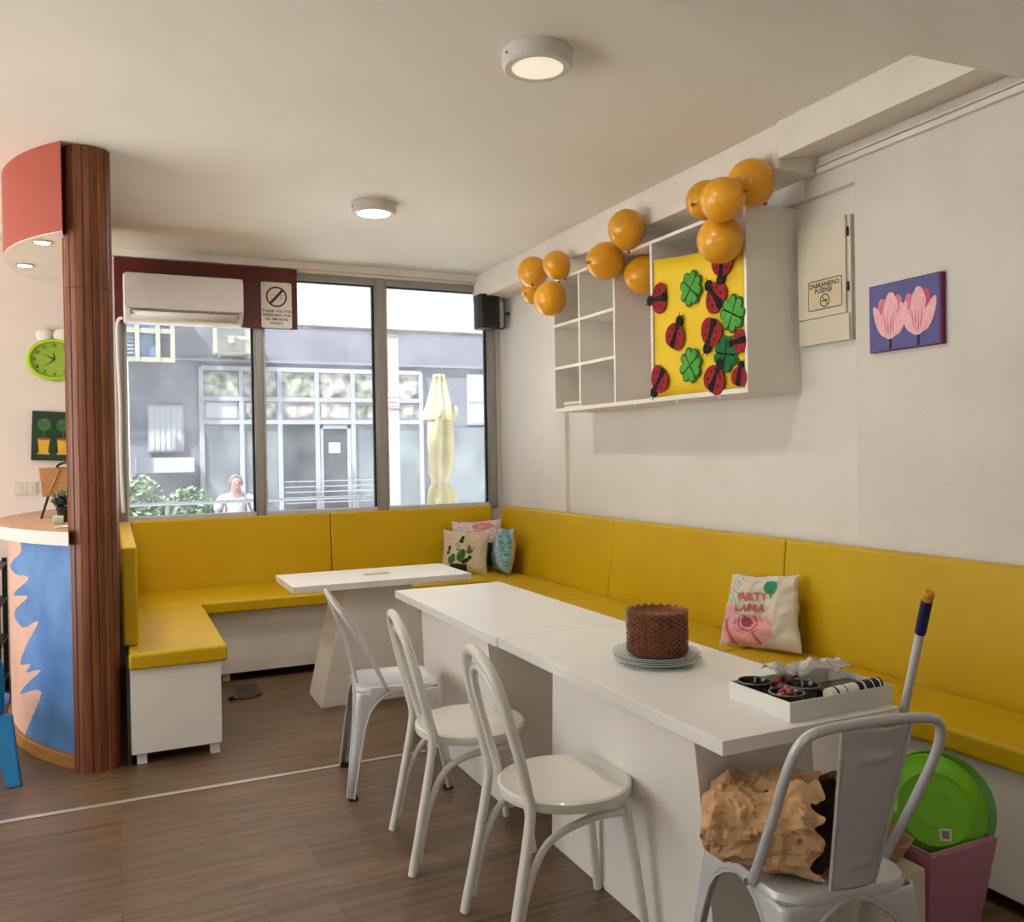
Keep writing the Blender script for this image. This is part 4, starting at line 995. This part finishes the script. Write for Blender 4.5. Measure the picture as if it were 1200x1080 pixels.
t = thing('loudspeaker', 'small black loudspeaker on a wall bracket in the window corner', 'speaker', (2.78, 6.35, 2.44))
m = MB(); m.prism(rrect(2.655, 2.835, 6.30, 6.46, .035), lambda u, v, d: (u, v, d), 2.445, 2.715, 'black_plastic'); m.build('cabinet', t, bevel=.008)
m = MB(); m.prism(rrect(2.662, 2.80, 6.292, 6.33, .015), lambda u, v, d: (u, v, d), 2.46, 2.70, 'black_metal'); m.build('grille', t, bevel=.004)
m = MB(); m.tube(smooth([(2.836, 6.38, 2.70), (2.89, 6.38, 2.70), (2.90, 6.38, 2.66), (2.90, 6.38, 2.49), (2.88, 6.38, 2.455), (2.836, 6.38, 2.455)], 4), .007, 'steel_dark', 8); m.tube([(2.90, 6.38, 2.58), (2.948, 6.38, 2.58)], .012, 'steel_dark', 8); m.build('bracket', t)

# ------------------------------------------------------------------ floor details
m = MB(); m.box(-2.2, 1.36, 3.99, 4.018, .0003, .004, 'floor_strip'); tag(m.build('threshold_strip', bevel=.002), 'thin metal transition strip across the wooden floor', 'strip')
t = thing('floor_box', 'dark floor outlet hatch with a loose cable by the bench', 'outlet', (.73, 5.6, 0))
MB().box(.66, .80, 5.42, 5.70, .0005, .004, 'steel_dark').build('lid', t, bevel=.001)
MB().tube(smooth([(.80, 5.42, .006), (.72, 5.36, .006), (.63, 5.38, .006), (.60, 5.42, .006)], 5), .004, 'rubber', 6).build('cable', t)
MB().lathe([(.018, 0), (.018, .016), (.008, .02)], 'rubber', 14, (.62, 5.385, .0005)).build('plug', t)

# ------------------------------------------------------------------ outdoors
struct(MB().box(-14, 22, WY + .21, 30, -.15, -.02, 'terrace_floor').build('terrace_ground'))
struct(MB().box(-14, 22, -16, FY - .22, -.15, -.02, 'terrace_floor').build('street_ground'))
struct(MB().box(-20, LX - .22, FY - .22, WY + .2, -.15, -.02, 'terrace_floor').build('side_ground'))  # unseen ground, added to bounce sunlight onto the ceiling
FYY = 14.0
bd = thing('building', 'grey building across the terrace with white framed shopfront', 'building', (3, FYY, 0))
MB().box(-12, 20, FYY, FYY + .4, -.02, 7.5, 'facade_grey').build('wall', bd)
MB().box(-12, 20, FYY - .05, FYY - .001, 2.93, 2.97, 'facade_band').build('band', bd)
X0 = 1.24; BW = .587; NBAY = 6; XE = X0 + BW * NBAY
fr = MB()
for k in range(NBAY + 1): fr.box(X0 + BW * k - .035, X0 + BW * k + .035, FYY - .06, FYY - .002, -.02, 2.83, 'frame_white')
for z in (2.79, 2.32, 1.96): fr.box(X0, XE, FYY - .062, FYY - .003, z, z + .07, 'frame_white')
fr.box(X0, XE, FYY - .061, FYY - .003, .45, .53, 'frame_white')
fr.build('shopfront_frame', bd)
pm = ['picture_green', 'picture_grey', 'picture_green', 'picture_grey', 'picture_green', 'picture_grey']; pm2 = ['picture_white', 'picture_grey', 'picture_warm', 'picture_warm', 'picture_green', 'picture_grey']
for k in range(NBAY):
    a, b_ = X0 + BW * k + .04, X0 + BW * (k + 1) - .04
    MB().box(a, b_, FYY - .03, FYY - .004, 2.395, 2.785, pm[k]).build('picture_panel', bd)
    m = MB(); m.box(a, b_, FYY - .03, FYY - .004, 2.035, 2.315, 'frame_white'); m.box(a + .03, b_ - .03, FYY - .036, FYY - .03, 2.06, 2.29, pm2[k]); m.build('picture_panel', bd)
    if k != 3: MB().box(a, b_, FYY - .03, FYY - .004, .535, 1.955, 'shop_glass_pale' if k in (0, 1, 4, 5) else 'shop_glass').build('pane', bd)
a, b_ = X0 + BW * 3 + .04, X0 + BW * 4 - .04
d = MB(); d.box(a, a + .05, FYY - .05, FYY - .004, .0, 1.95, 'frame_white'); d.box(b_ - .06, b_, FYY - .05, FYY - .004, .0, 1.95, 'frame_white'); d.box(a, b_, FYY - .05, FYY - .004, 1.89, 1.95, 'frame_white'); d.box(a + .05, b_ - .06, FYY - .03, FYY - .004, .0, 1.89, 'shop_glass')
d = d.build('door', bd); MB().tube([(b_ - .05, FYY - .06, 1.1), (b_ - .05, FYY - .10, 1.12), (b_ - .05, FYY - .10, 1.32), (b_ - .05, FYY - .06, 1.34)], .014, 'paper_white', 8).build('handle', d); MB().box(a + .15, a + .32, FYY - .035, FYY - .031, 1.50, 1.66, 'paper_white').build('notice', d)
m = MB()
for k in range(5): m.box(X0 + BW * 2 + .05, X0 + BW * 5, FYY - .12, FYY - .10, .70 + .085 * k, .715 + .085 * k, 'frame_white')
m.build('bars', bd)
w_ = MB(); w_.box(.48, .98, FYY - .05, FYY - .002, 1.55, 2.25, 'frame_white')  # solid grilled window standing in for a reflection in the opposite glass
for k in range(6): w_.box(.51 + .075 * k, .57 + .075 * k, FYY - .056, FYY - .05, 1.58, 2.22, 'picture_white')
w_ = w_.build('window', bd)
w_ = MB(); w_.box(.30, 1.1, FYY - .35, FYY - .002, 1.24, 1.46, 'picture_white'); w_.build('reflected_awning', bd)  # pale slab standing in for part of the same reflection
w_ = MB(); w_.box(5.62, 6.1, FYY - .05, FYY - .002, 1.95, 2.83, 'frame_white'); w_.box(5.66, 6.06, FYY - .056, FYY - .05, 2.35, 2.79, 'picture_white'); w_.box(5.66, 6.06, FYY - .056, FYY - .05, 1.99, 2.30, 'picture_white'); w_.build('window', bd)
w_ = MB(); w_.box(4.95, 6.1, FYY - .05, FYY - .002, .0, 1.9, 'shop_glass_pale'); w_.build('side_door', bd)
def outdoor_ac(x0, x1, z0, z1, lab):
    t = thing('outdoor_unit', lab, 'air conditioner', ((x0 + x1) / 2, FYY - .2, z0))
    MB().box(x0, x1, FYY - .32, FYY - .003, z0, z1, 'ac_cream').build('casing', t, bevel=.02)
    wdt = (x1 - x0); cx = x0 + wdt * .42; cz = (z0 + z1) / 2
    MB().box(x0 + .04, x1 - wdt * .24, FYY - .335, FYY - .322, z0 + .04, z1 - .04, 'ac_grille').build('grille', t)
    m = MB()
    m.box(cx - .06, cx + .22, FYY - .345, FYY - .337, cz + .03, cz + .055, 'ac_cream'); m.prism(circ(.05, 16, cx, cz - .01), lambda u, v, d: (u, FYY - .337 - d, v), 0, .01, 'ac_cream')
    m.build('fan_guard', t)
    MB().box(x0 + .05, x0 + .09, FYY - .32, FYY - .003, z0 - .05, z0 - .001, 'ac_grille').build('bracket', t); MB().box(x1 - .09, x1 - .05, FYY - .32, FYY - .003, z0 - .05, z0 - .001, 'ac_grille').build('bracket', t)
outdoor_ac(1.42, 1.99, 3.02, 3.45, 'cream outdoor air conditioning unit on the grey facade')
t = thing('balcony', 'cream framed glazed balcony box on the grey facade at upper left', 'balcony', (.2, FYY - .3, 2.9))
MB().box(-1.2, .62, FYY - .30, FYY - .003, 2.92, 4.3, 'glass_dark_blue').build('glazing', t)
m = MB()
for z in (2.86, 3.28, 3.9): m.box(-1.25, .86, FYY - .36, FYY - .301, z, z + .07, 'ac_cream')
for x in (-.6, .32, .60, .80): m.box(x, x + .06, FYY - .37, FYY - .302, 2.86, 4.3, 'ac_cream')
m.build('frame', t)
m = MB()
for k in range(5): m.box(-.3, .30, FYY - .31, FYY - .302, 2.98 + k * .055, 3.0 + k * .055, 'picture_white')
m.build('blind', t)
tag(MB().box(.165, .225, FYY - .5, FYY - .38, -.02, 2.85, 'porch_white').build('drain_pipe'), 'white vertical downpipe under the cream balcony', 'pipe')
# porch over the terrace
t = thing('porch', 'white terrace porch beam on a square post outside the window', 'porch', (2.75, 9.1, 0))
MB().box(-6, 12, 9.0, 9.25, 2.80, 3.9, 'porch_white').build('beam', t, bevel=.005)
MB().box(-6, 12, 9.02, 9.23, 2.765, 2.799, 'facade_band').build('lip', t)
MB().box(2.675, 2.835, 9.03, 9.19, -.02, 2.764, 'porch_white').build('post', t, bevel=.005)
m = MB(); m.box(2.68, 2.83, 9.022, 9.029, 1.955, 2.085, 'pink_sign')
for z, l in ((1.965, .06), (2.01, .055), (2.065, .07)): m.box(2.755 - l, 2.755 + l, 9.018, 9.0215, z, z + .014, 'sign_red')
o = m.build('notice', t); o['label'] = 'pink notice with red lines'
# closed parasol
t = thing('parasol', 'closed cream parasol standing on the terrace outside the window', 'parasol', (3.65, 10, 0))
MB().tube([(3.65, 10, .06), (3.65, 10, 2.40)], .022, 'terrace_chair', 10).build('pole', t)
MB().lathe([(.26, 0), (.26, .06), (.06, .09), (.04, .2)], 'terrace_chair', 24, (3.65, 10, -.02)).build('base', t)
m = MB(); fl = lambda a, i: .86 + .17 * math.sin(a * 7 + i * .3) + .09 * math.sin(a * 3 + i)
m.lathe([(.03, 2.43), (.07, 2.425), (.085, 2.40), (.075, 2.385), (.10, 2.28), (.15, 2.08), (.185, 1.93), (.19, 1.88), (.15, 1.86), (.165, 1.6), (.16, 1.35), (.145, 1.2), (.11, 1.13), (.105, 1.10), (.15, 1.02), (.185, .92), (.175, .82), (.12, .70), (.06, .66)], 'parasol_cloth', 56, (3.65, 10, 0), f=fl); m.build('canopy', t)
m = MB(); m.sphere((3.82, 9.98, 1.97), (.065, .07, .085), 'parasol_cloth', 16, 10); m.build('canopy_fold', t)
# terrace railing
t = thing('railing', 'pale metal terrace railing just outside the window, in front of the seated person', 'railing', (1, 9.6, 0))
for k in range(4): MB().tube([(-.5 + k * 1.0, 9.6, -.02), (-.5 + k * 1.0, 9.6, .96)], .02, 'railing', 8).build('post', t)
MB().tube([(-.6, 9.6, .98), (2.6, 9.6, .98)], .018, 'railing', 8).build('top_rail', t); MB().tube([(-.6, 9.6, .70), (2.6, 9.6, .70)], .012, 'railing', 8).build('lower_rail', t)
# greenery reflected in the opposite glass, built as solid shrubs
random.seed(21)
def reflected_shrub(x, y, w, h, lab):
    t = thing('reflected_shrub', lab, 'plant', (x, y, 0), 'greenery standing in for a glass reflection')
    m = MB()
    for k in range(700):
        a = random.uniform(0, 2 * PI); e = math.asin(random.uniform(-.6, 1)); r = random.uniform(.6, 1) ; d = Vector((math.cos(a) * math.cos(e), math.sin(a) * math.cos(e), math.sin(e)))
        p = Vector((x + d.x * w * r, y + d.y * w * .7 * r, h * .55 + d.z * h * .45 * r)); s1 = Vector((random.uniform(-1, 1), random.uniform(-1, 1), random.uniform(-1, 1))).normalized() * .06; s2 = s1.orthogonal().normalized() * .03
        m.add([p - s1, p + s2, p + s1, p - s2], [(0, 1, 2, 3)], 'reflected_shrub')
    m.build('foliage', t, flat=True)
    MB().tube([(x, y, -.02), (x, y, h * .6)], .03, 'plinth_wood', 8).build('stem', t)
reflected_shrub(.28, 12.9, .42, 1.25, 'reflected greenery built as solid leaves at the left edge of the window view'); reflected_shrub(.95, 13.0, .38, 1.05, 'reflected greenery built as solid leaves just left of the seated person')
# seated person
def person(x, y):
    t = thing('person', 'person in a white t-shirt sitting on the terrace outside the window', 'person', (x, y, 0))
    def skin(nm, verts, edges, m, sub=2, parent=t):
        me = bpy.data.meshes.new(nm); me.from_pydata([v[0] for v in verts], edges, []); o = bpy.data.objects.new(nm, me); COL.objects.link(o); me.materials.append(MATS[m])
        mod = o.modifiers.new('skin', 'SKIN'); me.skin_vertices.new() if not me.skin_vertices else None
        for i, v in enumerate(verts): me.skin_vertices[0].data[i].radius = v[1] if hasattr(v[1], '__len__') else (v[1], v[1])
        me.skin_vertices[0].data[0].use_root = True
        sm = o.modifiers.new('sub', 'SUBSURF'); sm.levels = sub; sm.render_levels = sub
        mod.use_smooth_shade = True
        o.parent = parent; o.matrix_parent_inverse = Matrix.Translation(t.location).inverted()
        return o
    z = .55
    V = [((x, y, z), (.13, .10)), ((x, y + .02, z + .15), (.125, .09)), ((x, y + .03, z + .32), (.14, .095)), ((x, y + .03, z + .44), (.10, .07)), ((x, y + .02, z + .50), (.052, .055)), ((x, y, z + .545), (.058, .072)), ((x, y - .005, z + .605), (.066, .08)), ((x, y, z + .665), (.048, .058)),
         ((x - .16, y + .03, z + .42), .052), ((x - .215, y, z + .20), .042), ((x - .19, y - .20, z + .14), .034), ((x - .15, y - .30, z + .15), .028),
         ((x + .16, y + .03, z + .42), .052), ((x + .225, y, z + .20), .042), ((x + .20, y - .20, z + .13), .034), ((x + .15, y - .30, z + .15), .028),
         ((x - .10, y - .05, z - .01), .085), ((x - .12, y - .42, z), .065), ((x - .12, y - .40, .25), .05), ((x - .12, y - .40, .06), .038), ((x - .12, y - .52, .03), .034),
         ((x + .10, y - .05, z - .01), .085), ((x + .12, y - .42, z), .065), ((x + .12, y - .40, .25), .05), ((x + .12, y - .40, .06), .038), ((x + .12, y - .52, .03), .034)]
    E = [(0, 1), (1, 2), (2, 3), (3, 4), (4, 5), (5, 6), (6, 7), (3, 8), (8, 9), (9, 10), (10, 11), (3, 12), (12, 13), (13, 14), (14, 15), (0, 16), (16, 17), (17, 18), (18, 19), (19, 20), (0, 21), (21, 22), (22, 23), (23, 24), (24, 25)]
    skin('body', V, E, 'skin')
    for s in (-1, 1):
        hb = Vector((x + s * .15, y - .31, z + .15))
        for k in range(4): skin('finger', [(hb + Vector((-s * (.012 + .017 * k - .03), -.03, 0)), .009), (hb + Vector((-s * (.012 + .017 * k - .03), -.075 + .006 * abs(k - 1), -.012)), .008), (hb + Vector((-s * (.012 + .017 * k - .03), -.095 + .006 * abs(k - 1), -.03)), .006)], [(0, 1), (1, 2)], 'skin', 1)
        skin('thumb', [(hb + Vector((-s * .03, -.01, .01)), .010), (hb + Vector((-s * .055, -.045, .006)), .008)], [(0, 1)], 'skin', 1)
    G = [((x, y, z + .0), (.145, .115)), ((x, y + .02, z + .15), (.14, .105)), ((x, y + .03, z + .32), (.155, .11)), ((x, y + .03, z + .43), (.115, .082)), ((x, y + .022, z + .475), (.06, .058)), ((x - .165, y + .03, z + .42), .066), ((x - .215, y + .012, z + .26), .062), ((x + .165, y + .03, z + .42), .066), ((x + .225, y + .012, z + .26), .062)]
    skin('t_shirt', G, [(0, 1), (1, 2), (2, 3), (3, 4), (3, 5), (5, 6), (3, 7), (7, 8)], 'tshirt')
    J = [((x, y, z), (.14, .11))] + [((V[i][0][0], V[i][0][1], V[i][0][2]), V[i][1] * 1.15) for i in (16, 17, 18)] + [((x - .12, y - .40, .12), .05)] + [((V[i][0][0], V[i][0][1], V[i][0][2]), V[i][1] * 1.15) for i in (21, 22, 23)] + [((x + .12, y - .40, .12), .05)]
    skin('trousers', J, [(0, 1), (1, 2), (2, 3), (3, 4), (0, 5), (5, 6), (6, 7), (7, 8)], 'trousers')
    hz = z + .60
    m = MB(); m.sphere((x, y + .025, hz + .03), (.074, .085, .072), 'hair_grey', 18, 12); m.v = [(a, max(b_, y - .03) if c_ < hz + .07 else b_, c_) for a, b_, c_ in m.v]; m.build('hair', t)
    for s in (-1, 1):
        MB().sphere((x + s * .026, y - .07, hz + .008), .008, 'ink', 10, 8).build('eye', t)
        MB().sphere((x + s * .07, y + .01, hz), (.012, .025, .034), 'skin', 10, 8).build('ear', t)
    MB().sphere((x, y - .088, hz - .012), (.013, .02, .022), 'skin', 10, 8).build('nose', t); MB().sphere((x, y - .074, hz - .045), (.022, .008, .006), 'sign_red', 10, 6).build('mouth', t)
    return t
person(1.30, 10.5)
t = thing('terrace_chair', 'grey terrace chair under the seated person', 'chair', (1.3, 10.55, 0))
MB().box(1.06, 1.54, 10.25, 10.70, .40, .425, 'terrace_chair').build('seat', t, bevel=.01)
MB().box(1.08, 1.52, 10.70, 10.725, .50, .90, 'terrace_chair').build('backrest', t, bevel=.01)
for xx in (1.08, 1.50):
    for yy in (10.27, 10.66): MB().box(xx, xx + .03, yy, yy + .03, -.02, .399, 'terrace_chair').build('leg', t)
    MB().box(xx + .002, xx + .028, 10.702, 10.722, .40, .499, 'terrace_chair').build('back_post', t)

# ------------------------------------------------------------------ daylight
wd = bpy.data.worlds.new('sky'); S.world = wd; wd.use_nodes = True
bg = wd.node_tree.nodes['Background']; bg.inputs[0].default_value = (.92, .96, 1.0, 1); bg.inputs[1].default_value = 2.6
sun = bpy.data.lights.new('sun', 'SUN'); sun.energy = 26.0; sun.angle = .03; sun.color = (1, .985, .96)
so = bpy.data.objects.new('sun', sun); COL.objects.link(so); so.rotation_euler = Vector((.50, .24, -.80)).to_track_quat('-Z', 'Y').to_euler()
# daylight portals in the window openings
def portal(loc, rot, sx, sy):
    l = bpy.data.lights.new('window_portal', 'AREA'); l.shape = 'RECTANGLE'; l.size = sx; l.size_y = sy; l.cycles.is_portal = True
    o = bpy.data.objects.new('window_portal', l); COL.objects.link(o); o.location = loc; o.rotation_euler = rot
portal((LX - .05, 4.05, 1.55), (0, math.radians(-90), 0), 2.1, 4.3)
portal((-1.725, FY - .05, 1.55), (math.radians(90), 0, 0), 1.15, 1.5)
portal((1.46, WY + .09, 1.9), (math.radians(-90), 0, 0), 2.8, 1.78)

# ------------------------------------------------------------------ camera and view
cam = bpy.data.cameras.new('camera'); co = bpy.data.objects.new('camera', cam); COL.objects.link(co); S.camera = co
cam.sensor_fit = 'HORIZONTAL'; cam.sensor_width = 36; cam.lens = 36 * 1011.99 / 1200; cam.clip_start = .02
ya, pi_, ro = math.radians(24.797), math.radians(-.541), math.radians(-.916)
r_ = Vector((math.cos(ya), -math.sin(ya), 0)); f0 = Vector((math.sin(ya), math.cos(ya), 0)); u0 = Vector((0, 0, 1))
f2 = f0 * math.cos(pi_) + u0 * math.sin(pi_); u2 = -f0 * math.sin(pi_) + u0 * math.cos(pi_)
r2 = r_ * math.cos(ro) + u2 * math.sin(ro); u3 = -r_ * math.sin(ro) + u2 * math.cos(ro)
co.matrix_world = Matrix(((r2.x, u3.x, -f2.x, 0), (r2.y, u3.y, -f2.y, 0), (r2.z, u3.z, -f2.z, 1.45), (0, 0, 0, 1)))
S.view_settings.view_transform = 'Standard'; S.view_settings.look = 'None'; S.view_settings.gamma = 1; S.view_settings.use_curve_mapping = False
S.view_settings.exposure = 0.58
S.cycles.use_denoising = True
S.cycles.max_bounces = 10; S.cycles.diffuse_bounces = 5; S.cycles.transparent_max_bounces = 12; S.cycles.caustics_reflective = False; S.cycles.caustics_refractive = False
for o in S.objects:
    if '_local' in o: del o['_local']
